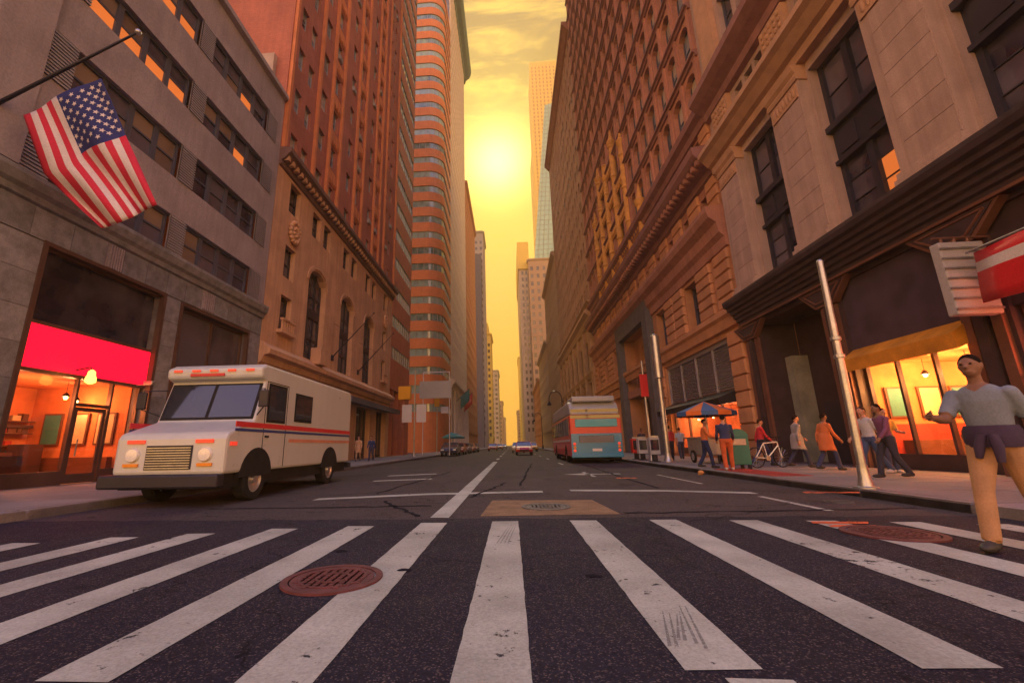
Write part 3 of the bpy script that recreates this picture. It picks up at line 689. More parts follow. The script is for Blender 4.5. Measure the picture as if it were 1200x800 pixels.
for u in (22.15, 41.5):
    q = MB(); fr.box(q, u-.1, u+1.5, 7.35, 7.55, 0, .35)
    for k in range(6): fr.box(q, u+.02+k*.24, u+.12+k*.24, 7.55, 8.1, .2, .3)
    fr.box(q, u-.05, u+1.45, 8.1, 8.2, .16, .34); q.build('balustrade', M['b_stone'], B)
    x, y, z = fr.p(u+.7, 13.75, .06); q = MB(); q.ball((x, y, z), (.16, .5, .62), 14, 8)
    for k in range(16):
        an = 2*math.pi*k/16; q.ball((x+.08, y+.5*math.cos(an), z+.62*math.sin(an)), .15, 7, 5)
    for k in range(7): q.ball((x+.14, y+.22*math.cos(k*.9), z+.26*math.sin(k*.9)), .11, 7, 5)
    q.build('cartouche', M['b_stone'], B, smooth=60)
mb = MB(); fr.cornice(mb, y0, y1, [(0, 16.95), (.12, 17.0), (.16, 17.25), (.38, 17.4), (.55, 17.65), (.70, 17.72), (.72, 17.98), (.5, 18.06), (0, 18.1)]); mb.build('cornice', mat('dark weathered cornice', (.17, .10, .09), .85, var=.2), B)
q = MB()
for k in range(46): fr.box(q, y0+.15+k*.525, y0+.38+k*.525, 17.28, 17.56, .12, .50)
q.build('dentils', M['b_stone'], B)
mb = MB(); fr.cornice(mb, y0, y1, [(0, 5.35), (.18, 5.45), (.28, 5.75), (.60, 5.85), (.62, 6.1), (.35, 6.3), (.12, 6.5), (0, 6.55)]); mb.build('ledge', M['b_stone'], B)
for u in (26.2,):
    q = MB(); fr.box(q, u, u+1.1, 6.3, 7.4, .05, .75); q.build('ledge_block', M['b_stone'], B, bevel=.04)
gh = [(22.0, 25.2, .15, 4.5, .6), (26.2, 29.6, .15, 4.5, .6), (31.2, 33.6, .15, 4.7, 1.2), (35.2, 38.8, .15, 4.5, .6), (40.6, 43.6, .15, 4.5, .6)]
mb = MB(); fr.wall(mb, y0, y1, 0, 5.6, gh, 0); mb.build('ground_floor_wall', M['b_stone'], B)
for (a_, b_, c_, d_, e_) in gh:
    fr.place('shop_window', window_mesh('Bg', b_-a_, d_-c_, M['b_frame'], M['glass_d'], .12, False, 2, .12), a_, b_-a_, c_, -e_+.05, B)
M['canopy'] = mat('slate blue canopy', (.12, .13, .17), .7)
for (u0_, u1_, c_) in ((30.6, 44.4, 'canopy'),):
    q = MB(); fr.cornice(q, u0_, u1_, [(0, 4.55), (1.3, 4.35), (1.35, 4.75), (.1, 5.15)]); q.build('canopy', M['canopy'], B)
q = MB(); q.box(-30, -15.2, 20.9, 34, 84, 90); q.build('water_tank_house', M['b_brick'], B)
q = MB(); q.box(-19, -13.6, 20.3, 20.62, 21.4, 24.5); q.build('bulkhead', mat('pale stucco', (.42, .33, .27), .9), A)
for i, (u, z) in enumerate(((29.6, 7.4), (35.0, 7.25))):
    t = thing('flagpole', ('bare dark flagpole slanting from the wall between the first two arched windows', 'bare dark flagpole slanting from the wall between the last two arched windows')[i], 'flagpole', fr.p(u, z, 0), group='bare flagpoles on the brick tower')
    q = MB(); q.tube([(0, 0, 0), (2.9, .2, 3.3)], [.05, .025], 8); q.build('pole', M['dark_metal'], t); q = MB(); q.ball((2.92, .2, 3.33), .07, 8, 6); q.build('finial', M['dark_metal'], t)
    q = MB(); q.box(-.02, .12, -.12, .12, -.2, .2); q.build('mount', M['dark_metal'], t)
    q = MB(); q.tube([(1.5, .1, 1.7), (0, .05, 2.6)], .012, 5); q.build('stay', M['dark_metal'], t)

# ---- C: red-brown block with ribbon windows (left)
M['c_wall'] = mat('red brown panel cladding', (.45, .15, .085), .75, var=.12, streak=.1)
M['c_glass'] = glass_mat('ribbon glass', (.05, .07, .075), (.32, .34, .30), .08)
M['alu'] = mat('grey aluminium', (.30, .31, .31), .45, .6)
C = thing('ribbon_window_block', 'red brown office block with straight ribbon windows beside the brick tower', 'building')
y0, y1 = 44.84, 53.6; zr = [10.55+3.6*k for k in range(21)]
mb = MB(); fr.wall(mb, y0, y1, 0, 88, [(y0+.25, y1-.2, z, z+1.42, .18) for z in zr]+[(45.0, 51.4, .15, 7.2, 3.0)], 0); shell(mb, -36, XL, y0, y1, 0, 88, 'FTB'); mb.build('wall', M['c_wall'], C)
q = MB(); w = y1-y0-.45; q.box(0, w, -.02, 0, 0, 1.42, 1)
for k in range(9): q.box(k*(w-.06)/8, k*(w-.06)/8+.06, -.10, 0, 0, 1.42)
q.box(0, w, -.10, 0, 0, .06); q.box(0, w, -.10, 0, 1.36, 1.42)
me = q.mesh('ribbon_window', [M['alu'], M['c_glass']])
for z in zr: fr.place('ribbon_window', me, y0+.25, w, z, -.12, C)
q = MB(); fr.box(q, 45.0, 51.4, .15, 7.2, -3.1, -3.0); q.build('garage_back_wall', M['dark_metal'], C)
q = MB()
for u in (46.8, 49.2): fr.box(q, u, u+.4, .15, 7.2, -.7, -.2)
q.build('entrance_column', M['c_wall'], C)

# ---- D: tower with rounded corner and orange bands
M['d_band'] = mat('orange terracotta bands', (.58, .21, .08), .7, var=.10, streak=.06)
D = thing('rounded_corner_tower', 'orange banded tower with a rounded corner and teal ribbon windows', 'building')
yF, rc, zt = 80.0, 3.4, 112.0; xs_ = XL
path = [(-40.0, yF)] + [(xs_-rc+rc*math.sin(a), yF+rc-rc*math.cos(a)) for a in [math.pi/2*k/10 for k in range(11)]] + [(xs_, 92.4)]
def path_band(mb, path, z0, z1, off, mi=0, thick=None):
    """vertical band following a plan path, pushed outward by off"""
    pts = []
    for k, p in enumerate(path):
        a = Vector(path[max(k-1, 0)]); b = Vector(path[min(k+1, len(path)-1)]); t = (b-a).normalized(); pts.append((p[0]+t.y*off, p[1]-t.x*off))
    for p, q_ in zip(pts, pts[1:]):
        mb.quad((*p, z0), (*q_, z0), (*q_, z1), (*p, z1), mi)
    return pts
zb = 101.2-1.5
tops = [zb-3.55*k for k in range(-2, 28)]
tops = [z for z in tops if z > 4]
for z in tops:
    mb = MB(); p1 = path_band(mb, path, z+1.5, z+3.55, .0); p2 = path_band(mb, path, z+1.5, z+3.55, -.25)
    for zz in (z+1.5, z+3.55):
        for k in range(len(p1)-1): mb.quad((*p1[k], zz), (*p1[k+1], zz), (*p2[k+1], zz), (*p2[k], zz))
    mb.build('facade_band', M['d_band'], D, smooth=40)
    mb = MB(); pp = path_band(mb, path, z, z+1.5, -.18, 1)
    for k in range(18):
        x = -13.0-rc-.2-1.35*k
        if x > -40: mb.box(x-.04, x+.04, yF+.06, yF+.2, z, z+1.5)
    for k in range(1, 11, 2):
        px, py = pp[k+1] if k+1 < len(pp) else pp[-1]; mb.box(px-.04, px+.06, py-.06, py+.06, z, z+1.5)
    for y in (84.5, 86, 87.5, 89, 90.5, 92): mb.box(XL-.2, XL-.08, y-.05, y+.05, z, z+1.5)
    mb.build('ribbon_window', [M['alu'], M['glass_t']], D)
mb = MB(); path_band(mb, path, 0, tops[-1]+.02, -.02); mb.build('base_wall', M['d_band'], D); mb = MB(); shell(mb, -40, -13, 80.5, 92.3, 0, zt-1, 'T'); mb.build('roof', M['d_band'], D)

# ---- E: pale gridded tower with green copper cornice
M['e_wall'] = mat('cream stone piers', (.66, .58, .44), .85, var=.1); M['copper'] = mat('green copper cornice', (.10, .17, .14), .7, var=.25)
E_ = thing('pale_gridded_tower', 'slender cream tower with close window piers and a green copper cornice', 'building')
y0, y1, zt = 92.6, 127.0, 136.0
mb = MB(); shell(mb, -36, XL-.35, y0, y1, 0, zt, 'RFTB'); mb.build('core_wall', glass_mat('tower glass', (.06, .065, .06), (.24, .24, .20), .15), E_)
q = MB(); fr.box(q, 0, .9, 16, zt-6, -.35, .0); me = None
for k in range(17):
    u = y0+.1+k*2.08; q = MB(); fr.box(q, u, u+.95, 15.5, zt-5, -.36, .0); q.build('pier', M['e_wall'], E_)
for k in range(32):
    z = 17+3.55*k; q = MB(); fr.box(q, y0, y1, z, z+1.25, -.36, -.08); q.build('spandrel', M['e_wall'], E_)
q = MB(); fr.cornice(q, y0, y1+4, [(-.4, zt-5.5), (.1, zt-5.3), (.4, zt-4), (1.6, zt-3), (2.2, zt-1.6), (2.4, zt), (-.4, zt)]); q.build('copper_cornice', M['copper'], E_)
q = MB(); fr.cornice(q, y0, y1, [(-.4, 13.3), (.2, 13.4), (.5, 14.3), (.9, 14.6), (.9, 15.2), (-.4, 15.6)]); q.build('podium_cornice', M['e_wall'], E_)
q = MB(); fr.box(q, y0, y0+3.2, .1, 13.5, -.5, .1); q.build('corner_pier', M['e_wall'], E_)
for k in range(8): q = MB(); x, y, z = fr.p(y0+5+k*4.0, .15, .0); q.lathe([(.8, 0), (.75, .4), (.62, .6), (.52, 12.3), (.75, 12.9), (.8, 13.2)], 12, (x, y, z)); q.build('column', M['e_wall'], E_, smooth=40)

# ---- far blocks, generic
def grid_block(label, name, x0, x1, y0, y1, zt, wall, glass, cw=2.4, rh=3.6, ww=1.2, wh=1.7, z0=6.0, side=True, front=True, sides='L', maxw=150, crown=None):
    t = thing(name, label, 'building'); mw = M[wall] if isinstance(wall, str) else wall
    fs = Fr('L', x1) if sides == 'L' else Fr('R', x0); ff = Fr('F', y0)
    mb = MB(); hs, hf = [], []
    nr = max(1, int((zt-z0-1.5)/rh)); n1 = int((y1-y0)/cw); n2 = int((x1-x0)/cw)
    if side: hs = [(y0+(y1-y0)*(k+.5)/n1-ww/2, y0+(y1-y0)*(k+.5)/n1+ww/2, z0+rh*j, z0+rh*j+wh, .3) for k in range(n1) for j in range(nr)]
    if front: hf = [(x0+(x1-x0)*(k+.5)/n2-ww/2, x0+(x1-x0)*(k+.5)/n2+ww/2, z0+rh*j, z0+rh*j+wh, .3) for k in range(n2) for j in range(nr)]
    fs.wall(mb, y0, y1, 0, zt, hs); ff.wall(mb, x0, x1, 0, zt, hf); shell(mb, x0, x1, y0, y1, 0, zt, 'TB' + ('L' if sides == 'L' else 'R')); mb.build('wall', mw, t)
    me = window_mesh(name+label[:12], ww, wh, M['b_frame'], glass, .08, True, 0, .08); cnt = 0; rest = MB()
    allw = [(ff, h) for h in hf] + [(fs, h) for h in hs]
    for f_, h in allw:
        if cnt < maxw: f_.place('window', me, h[0], ww, h[2], -.25, t); cnt += 1
        else: f_.box(rest, h[0], h[1], h[2], h[3], -.28, -.26)
    if rest.v: o = rest.build('distant_windows', glass, t); o['kind'] = 'stuff'
    q = MB()
    fs.cornice(q, y0, y1, [(0, zt-1.2), (.3, zt-1.0), (.8, zt-.4), (.8, zt+.1), (0, zt+.1)]); ff.cornice(q, x0, x1, [(0, zt-1.2), (.3, zt-1.0), (.8, zt-.4), (.8, zt+.12), (0, zt+.12)]); q.build('cornice', mw, t)
    q = MB(); fs.cornice(q, y0, y1, [(0, 4.6), (.3, 4.7), (.4, 5.2), (0, 5.3)]); q.build('string_course', mw, t)
    return t
M['f_or'] = mat('far orange brick', (.42, .19, .08), .9, var=.1); M['f_tan'] = mat('far tan stone', (.46, .33, .20), .9, var=.1)
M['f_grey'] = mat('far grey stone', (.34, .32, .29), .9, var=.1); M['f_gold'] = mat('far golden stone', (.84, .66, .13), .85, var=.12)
M['f_cream'] = mat('far cream stone', (.52, .45, .34), .9, var=.1)
G1 = glass_mat('far glass', (.03, .03, .04), (.16, .15, .13), .1)
grid_block('orange brick block beyond the copper topped tower', 'orange_brick_block', -34, XL, 127.4, 166, 88, 'f_or', G1, front=False)
grid_block('grey stepped tower with a dark slab side behind the orange brick block', 'grey_tower', -34, -11.9, 212, 232, 114, 'f_grey', G1)
q = MB(); q.box(-18.6, -12.9, 206, 211.9, 0, 98); tag(q.build('dark_slab_block', mat('dark slate cladding', (.10, .10, .13), .7)), 'dark slate slab building standing before the grey stepped tower', 'building')
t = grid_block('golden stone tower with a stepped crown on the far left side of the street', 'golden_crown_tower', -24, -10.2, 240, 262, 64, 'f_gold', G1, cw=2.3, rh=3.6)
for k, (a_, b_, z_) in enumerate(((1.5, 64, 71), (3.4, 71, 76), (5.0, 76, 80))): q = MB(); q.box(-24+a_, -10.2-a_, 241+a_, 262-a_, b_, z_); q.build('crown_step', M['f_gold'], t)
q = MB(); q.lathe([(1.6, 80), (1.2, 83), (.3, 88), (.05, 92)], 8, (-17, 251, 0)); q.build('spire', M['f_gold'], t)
grid_block('cream gridded block behind the golden tower', 'cream_block', -30, -9.0, 330, 365, 58, 'f_cream', G1, cw=3, ww=1.7)
grid_block('low pale block near the end of the street', 'pale_block', -26, -8.0, 430, 470, 44, 'f_tan', G1, cw=4, ww=2.2, rh=4)
grid_block('dim block at the far left end of the street', 'dim_block', -30, -7.5, 560, 620, 36, 'f_tan', G1, cw=5, ww=2.6, rh=4.5)

# ---- right: far towers
L_ = grid_block('tan tower with paired windows and a bright street side', 'paired_window_tower', 12.9, 34, 231, 262, 105, 'f_tan', G1, cw=3.5, rh=4.6, ww=1.5, wh=2.4, sides='R', side=True)
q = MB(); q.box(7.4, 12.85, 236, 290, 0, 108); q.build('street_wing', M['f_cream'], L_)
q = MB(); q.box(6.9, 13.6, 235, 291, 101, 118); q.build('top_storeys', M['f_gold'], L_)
q = MB()
for k in range(24):
    for j in range(2): q.box(9+j*2.2, 10+j*2.2, 235.8, 236.0, 8+k*3.9, 10+k*3.9)
q.build('wing_windows', G1, L_, kind='stuff')
M['j_glass'] = glass_mat('teal curtain wall', (.22, .46, .42), (.36, .62, .54), .35, .05, .25)
M['j_bar'] = mat('pale green metal', (.34, .46, .42), .5, .2)
J = thing('faceted_glass_tower', 'tall faceted teal glass tower tapering behind the tan tower', 'building')
q = MB(); yb = 300
lo = [(20.5, yb, 0), (70, yb, 0), (70, yb+45, 0), (24, yb+45, 0)]; mid = [(22.0, yb, 140), (70, yb, 140), (70, yb+45, 140), (25, yb+45, 140)]; hi = [(36.5, yb+3, 274), (66, yb+3, 282), (66, yb+42, 282), (40, yb+42, 274)]
q.loft([lo, mid, hi]); q.build('curtain_wall', M['j_glass'], J)
q = MB()
for k in range(66):
    z = 4+4.1*k; f_ = 0 if z < 140 else (z-140)/134
    xl = (20.5+1.5*z/140) if z < 140 else 22+14.5*f_
    q.box(xl-.1, 68, yb-.2+3*f_, yb+.1+3*f_, z, z+.45)
q.build('floor_edge', M['j_bar'], J)
q = MB()
for k in range(12):
    x = 24+3.6*k; q.tube([(x, yb-.4, 0), (x+.6, yb-.4, 140), (36.5+(x-22)*.62, yb+2.6, 274)], .22, 4)
q.build('mullion', M['j_bar'], J)
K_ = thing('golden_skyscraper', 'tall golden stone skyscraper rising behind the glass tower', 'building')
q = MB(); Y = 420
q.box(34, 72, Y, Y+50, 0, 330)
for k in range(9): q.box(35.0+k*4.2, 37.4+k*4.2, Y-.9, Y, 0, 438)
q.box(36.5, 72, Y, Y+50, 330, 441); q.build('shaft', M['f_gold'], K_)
q = MB()
for k in range(80):
    for j in range(8): q.box(37.6+j*4.2, 38.9+j*4.2, Y-.12, Y-.02, 20+k*5.2, 22.8+k*5.2)
q.build('distant_windows', mat('dim amber windows', (.52, .29, .06), .5), K_, kind='stuff')
grid_block('golden low tower on the far right of the street', 'golden_low_tower', 8.5, 20, 380, 420, 130*.6, 'f_gold', G1, cw=3, sides='R')
grid_block('tan block at the far right end of the street', 'tan_end_block', 7.5, 30, 500, 560, 40, 'f_tan', G1, cw=4, ww=2.2, sides='R')

# ---- M: golden tan blocks between I and the paired-window tower
grid_block('tan block with a column of bays beyond the small windowed building', 'tan_bay_block', XR, 40, 96, 128, 46, 'f_tan', G1, cw=2.6, rh=3.6, sides='R', front=False, z0=7)
grid_block('cream low block beyond the tan bay block', 'cream_low_block', XR, 40, 128.4, 168, 32, 'f_cream', G1, cw=2.6, sides='R', front=False, z0=6)
grid_block('orange low block before the paired window tower', 'orange_low_block', XR, 40, 168.4, 215, 26, 'f_or', G1, cw=3, sides='R', front=False, z0=6)

# ---- I: tan building, small window grid
M['i_wall'] = brick_mat('tan brick', (.40, .23, .13), (.36, .20, .12), (.34, .24, .17)); M['i_stone'] = mat('tan stone base', (.42, .28, .17), .88, var=.15, streak=.1)
I_ = thing('tan_small_window_building', 'tan brick building with a dense grid of small dark windows and roof cornice', 'building')
fi = Fr('R', XR); y0, y1, zt = 57.7, 95.6, 69.0
nc, nr = 17, 14
cu = [y0+1.0+k*(y1-y0-2.0)/nc+.55 for k in range(nc)]; cz = [21.6+3.35*k for k in range(nr)]
hb = [(y0+1.6+k*5.3, y0+5.4+k*5.3, 1.0, 9.6, .7) for k in range(7)] + [(y0+2.0+k*2.65, y0+3.4+k*2.65, 11.3, 15.5, .5) for k in range(14)]
mb = MB(); fi.wall(mb, y0, y1, 20.6, zt, [(u, u+1.0, z, z+1.75, .35) for u in cu for z in cz]); shell(mb, XR, 40, y0, y1, 0, zt, 'FTB'); mb.build('wall', M['i_wall'], I_)
mb = MB(); fi.wall(mb, y0, y1, 0, 20.6, hb); mb.build('base_wall', M['i_stone'], I_)
me = window_mesh('I', 1.0, 1.75, M['b_frame'], M['glass_d'], .07, True, 0, .08)
for u in cu:
    for z in cz: fi.place('window', window_mesh('I', 1.0, 1.75, M['b_frame'], M['glass_d'], .07, True, 0, .08, blind=R.choice((0, 0, 0, .3, .5)), ac=R.random() < .1), u, 1.0, z, -.3, I_)
for h in hb: fi.place('window', window_mesh('Ib', h[1]-h[0], h[3]-h[2], M['b_frame'], M['glass_d'], .12, True, 1, .1), h[0], h[1]-h[0], h[2], -h[4]+.05, I_)
q = MB(); fi.cornice(q, y0, y1, [(0, 17.3), (.3, 17.5), (.5, 18.3), (1.0, 18.7), (1.0, 19.1), (.2, 19.3), (.2, 20.2), (.6, 20.5), (0, 20.8)]); q.build('belt_cornice', M['i_stone'], I_)
q = MB(); fi.cornice(q, y0, y1, [(0, zt-1.6), (.3, zt-1.4), (.8, zt-.6), (1.1, zt-.4), (1.1, zt+.2), (0, zt+.2)]); q.build('roof_cornice', mat('rust roof cornice', (.30, .13, .08), .8), I_)
q = MB()
for k in range(8): fi.box(q, y0+.2+k*5.3, y0+1.4+k*5.3, .15, 17.2, 0, .45)
q.build('pilaster', M['i_stone'], I_)
q = MB(); fi.cornice(q, y0, y1, [(0, 9.9), (.3, 10.0), (.6, 10.6), (0, 10.9)]); q.build('string_course', M['i_stone'], I_)

# ---- H: brown rusticated building with many arched bays
M['h_st'] = mat('brown sandstone', (.42, .20, .14), .88, var=.2, scale=.6, fine=.12, fscale=14, bump=.3, bscale=26, streak=.18)
M['h_rust'] = mat('ochre rusticated stone', (.52, .26, .13), .88, var=.16, scale=1.2, fine=.1, rnd=.10, bump=.3, bscale=30)
M['h_ledge'] = mat('mauve brown ledges', (.28, .14, .13), .85, var=.18, streak=.12); M['h_sunlit'] = mat('carved terracotta tinted sunlit gold', (.60, .31, .08), .8, var=.2, scale=2, bump=.4, bscale=14)  # gold tint is reflected sunlight put into the carved work's colour
H = thing('arched_bay_building', 'huge brown sandstone building with rows of arched bays, ledges and carved columns tinted sunlit gold', 'building')
fh = Fr('R', XR); y0, y1, zt = 21.35, 57.6, 78.0
nb = 17; bw = (y1-y0-.6)/nb; flo = [19.75+3.5*k for k in range(16)]
hol = [(y0+.3+bw*k+.36, y0+.3+bw*(k+1)-.36, z+.35, z+3.05, .42) for k in range(nb) for z in flo]
mb = MB(); fh.wall(mb, y0, y1, 19.5, zt, hol)
for h in hol: fh.arch(mb, h[0], h[1], h[3]-.62, h[3], .42, 0, n=6)
shell(mb, XR, 44, y0, y1, 19.5, zt, 'FTB'); mb.build('upper_wall', M['h_st'], H)
w_ = hol[0][1]-hol[0][0]; me = window_mesh('H', w_, 2.7, M['a_frame'], M['b_glass'], .10, True, 0, .10)
for h in hol: fh.place('window', window_mesh('H', w_, 2.7, M['a_frame'], M['b_glass'], .10, True, 0, .10, blind=R.choice((0, 0, .35, .5, .5, .75)), ac=R.random() < .08), h[0], w_, h[2], -.40, H)
for z in flo[1:]+[zt-2.2]:
    q = MB(); fh.cornice(q, y0, y1, [(0, z-.20), (.12, z-.16), (.16, z+.0), (.30, z+.06), (.30, z+.18), (.05, z+.24), (0, z+.24)]); q.build('floor_ledge', M['h_ledge'], H)
for k in range(nb+1):
    q = MB(); u = y0+.3+bw*k; fh.box(q, u-.16, u+.16, 19.7, zt-2, 0, .12); q.build('pier', M['h_st'], H)
# mid storeys: 11.0-19.6
m1 = [(y0+1.35+2.68*k, y0+2.25+2.68*k, 13.45, 14.75, .5) for k in range(13)]; m2 = [(y0+1.25+2.68*k, y0+2.3+2.68*k, 17.1, 18.35, .5) for k in range(13)]
mb = MB(); fh.wall(mb, y0, y1, 11.0, 19.5, m1+m2); mb.build('middle_wall', M['h_st'], H)
for h in m1+m2: fh.place('window', window_mesh('Hm', h[1]-h[0], h[3]-h[2], M['a_frame'], M['glass_d'], .08, False, 0, .08), h[0], h[1]-h[0], h[2], -.45, H)
# rusticated blocks between the small windows
def rust(parent, f_, u0, u1, z0, z1, n, m, out=.16, name='rusticated_block', bev=True):
    h = (z1-z0)/n; w = u1-u0; key = (name, round(w, 3), round(h, 3), m.name, out)
    if key not in _WIN:
        q = MB(); b_ = min(.05, h*.18); g = .02
        rings = [[(g, 0, g), (w-g, 0, g), (w-g, 0, h-g), (g, 0, h-g)], [(g, -out*.55, g), (w-g, -out*.55, g), (w-g, -out*.55, h-g), (g, -out*.55, h-g)], [(g+b_, -out, g+b_), (w-g-b_, -out, g+b_), (w-g-b_, -out, h-g-b_), (g+b_, -out, h-g-b_)]]
        q.loft(rings); _WIN[key] = q.mesh(name, [m])
    for k in range(n): f_.place(name, _WIN[key], u0, w, z0+k*h, 0, parent)
for k in range(12):
    rust(H, fh, y0+2.38+2.68*k, y0+3.88+2.68*k, 13.35, 15.3, 3, M['h_rust']); rust(H, fh, y0+2.42+2.68*k, y0+3.82+2.68*k, 17.05, 18.5, 2, M['h_rust'])
rust(H, fh, y0+.05, y0+1.3, 13.35, 15.3, 3, M['h_rust']); rust(H, fh, y0+.05, y0+1.2, 17.05, 18.5, 2, M['h_rust'])
for nm, prof in (('lower_cornice', [(0, 10.95), (.15, 11.0), (.2, 11.5), (.42, 11.75), (.5, 12.3), (.85, 12.6), (.95, 12.95), (.95, 13.2), (.3, 13.3), (0, 13.35)]),
                 ('great_cornice', [(0, 15.3), (.2, 15.4), (.25, 15.75), (.55, 15.85), (1.0, 16.2), (1.15, 16.45), (1.2, 16.85), (.2, 17.02), (0, 17.02)]),
                 ('upper_cornice', [(0, 18.5), (.2, 18.55), (.3, 18.9), (.6, 19.1), (.65, 19.5), (.1, 19.7), (0, 19.7)])):
    q = MB(); fh.cornice(q, y0, y1, prof); q.build(nm, M['h_st'] if 'lower' in nm else M['h_ledge'], H)
q = MB(); fh.box(q, 0, .22, 15.86, 16.2, .2, .95); me = None
mo = MB(); mo.box(0, .22, -.62, 0, 0, .30); me = mo.mesh('modillion', [M['h_st']])
for k in range(64): fh.place('modillion', me, y0+.15+.565*k, .22, 15.86, .34, H)
# lower storeys: rusticated piers, windows, portal, louvred shop window
PT = (34.0, 44.2)
lw = [(y0+.9+0*5, y0+.901, 8.0, 10.7, .5)]
wn_ = [(25.45, 27.45), (31.0, 33.2), (45.6, 47.4), (50.2, 52.0), (54.6, 56.2)]
lh = [(a_, b_, 7.95, 10.75, .7) for a_, b_ in wn_] + [(PT[0]+1.2, PT[1]-1.2, .15, 11.0, 1.6), (22.95, 32.6, .3, 6.45, .7), (45.8, 49.4, .3, 5.8, .7), (51.4, 55.6, .3, 5.8, .7)]
mb = MB(); fh.wall(mb, y0, y1, 0, 11.0, lh); shell(mb, XR, 44, y0, y1, 0, 19.5, 'F'); mb.build('lower_wall', M['h_rust'], H)
for a_, b_ in wn_: fh.place('window', window_mesh('Hl', b_-a_, 2.8, M['a_frame'], M['glass_d'], .12, True, 1, .12), a_, b_-a_, 7.95, -.62, H)
for (a_, b_, n) in [(21.4, 23.0, 1), (23.5, 25.35, 1), (27.55, 29.2, 1), (29.3, 30.9, 1), (44.3, 45.5, 1), (47.5, 48.8, 1), (48.9, 50.1, 1), (52.1, 53.3, 1), (53.4, 54.5, 1), (56.3, 57.5, 1)]: rust(H, fh, a_, b_, 7.85, 10.9, 5, M['h_rust'], .22)
rust(H, fh, 21.4, 22.8, .3, 6.6, 8, M['h_rust'], .18)
for (a_, b_) in ((32.7, 33.9), (44.3, 45.7), (49.5, 51.3), (55.7, 57.5)): rust(H, fh, a_, b_, .3, 6.6, 8, M['h_rust'], .18)
q = MB(); fh.cornice(q, y0, y1, [(0, 6.75), (.2, 6.8), (.25, 7.3), (.4, 7.45), (.4, 7.75), (0, 7.85)]); q.build('belt_course', M['h_rust'], H)
# louvred window over the shop
q = MB(); w = 9.65; h = 2.55; q.box(0, w, -.02, 0, 0, h)
for k in range(19): q.add([(0, -.02, .05+k*.13), (w, -.02, .05+k*.13), (w, -.13, .07+k*.13), (0, -.13, .07+k*.13), (0, -.02, .14+k*.13), (w, -.02, .14+k*.13)], [(0, 1, 2, 3), (3, 2, 5, 4)])
for k in range(5): q.box(k*(w-.1)/4, k*(w-.1)/4+.1, -.18, 0, 0, h)
q.box(0, w, -.18, 0, h-.08, h+.15); fh.place('louvre_panel', q.mesh('louvre_panel', [M['lou']]), 22.95, w, 3.75, -.35, H)
q = MB(); fh.cornice(q, 22.95, 32.6, [(-.4, 3.1), (.9, 2.9), (.95, 3.25), (-.3, 3.75)]); q.build('shop_canopy', M['dark_metal'], H)
q = MB()
for u in (22.97, 25.4, 27.8, 30.2, 32.5): fh.box(q, u, u+.1, .3, 3.1, -.45, -.3)
fh.box(q, 22.97, 32.6, .3, .7, -.45, -.31); q.build('shop_frame', M['a_trim'], H)
q = MB(); fh.box(q, 23, 32.55, .7, 3.1, -.42, -.40); q.build('shop_pane', M['shop_glass'], H); interior(H, fh, 22.97, 32.58, .3, 3.2, 3.5, -.7)
for u in (24.5, 27, 29.5, 31.8): pendant(H, fh, u, 2.6, -1.6, 3.19, 70, (1, .4, .15))
# portal
M['portal'] = mat('dark grey portal stone', (.10, .10, .115), .6, var=.25, scale=2, bump=.2)
q = MB(); fh.box(q, PT[0], PT[0]+1.2, .15, 12.4, 0, .55); fh.box(q, PT[1]-1.2, PT[1], .15, 12.4, 0, .55); fh.box(q, PT[0]+1.2, PT[1]-1.2, 10.9, 12.4, 0, .55); q.build('portal_frame', M['portal'], H)
q = MB(); a_, b_ = PT[0]+1.2, PT[1]-1.2
fh.wall(q, a_, b_, 5.8, 10.9, [(a_+1.4, b_-1.4, 6.2, 10.4, .5)]); fh.arch(q, a_+1.4, b_-1.4, 8.0, 10.4, .5, 0, n=12)
for v in range(len(q.v)): q.v[v] = (q.v[v][0]+1.0, q.v[v][1], q.v[v][2])
q.build('portal_niche', M['h_rust'], H)
q = MB(); fh.box(q, a_, b_, 5.2, 5.9, -1.3, .1); q.build('portal_lintel', M['h_st'], H)
q = MB(); fh.box(q, a_, b_, .15, 5.2, -1.5, -1.4); q.build('portal_doors', M['dark_metal'], H)
q = MB(); fh.box(q, a_+1.45, b_-1.45, 6.0, 10.5, -1.62, -1.58); q.build('niche_pane', M['glass_d'], H)
# carved columns above the portal, gold to stand in for a sunlit patch
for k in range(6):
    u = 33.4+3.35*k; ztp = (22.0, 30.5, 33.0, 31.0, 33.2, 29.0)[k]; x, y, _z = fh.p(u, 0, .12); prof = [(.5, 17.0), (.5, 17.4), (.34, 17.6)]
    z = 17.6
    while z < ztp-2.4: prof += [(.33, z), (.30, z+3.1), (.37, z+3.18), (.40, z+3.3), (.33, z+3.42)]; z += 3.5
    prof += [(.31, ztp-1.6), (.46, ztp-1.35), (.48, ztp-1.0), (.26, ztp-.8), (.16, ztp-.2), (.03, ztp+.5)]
    q = MB(); q.lathe(prof, 10, (x, y, 0)); q.build('carved_column', M['h_sunlit'], H, smooth=35)
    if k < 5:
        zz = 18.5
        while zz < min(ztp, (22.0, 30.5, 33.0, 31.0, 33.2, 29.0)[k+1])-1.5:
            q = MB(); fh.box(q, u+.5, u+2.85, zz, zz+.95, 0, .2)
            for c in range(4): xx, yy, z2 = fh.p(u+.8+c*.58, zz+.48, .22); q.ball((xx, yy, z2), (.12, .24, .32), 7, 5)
            q.build('carved_panel', M['h_sunlit'], H); zz += 3.5

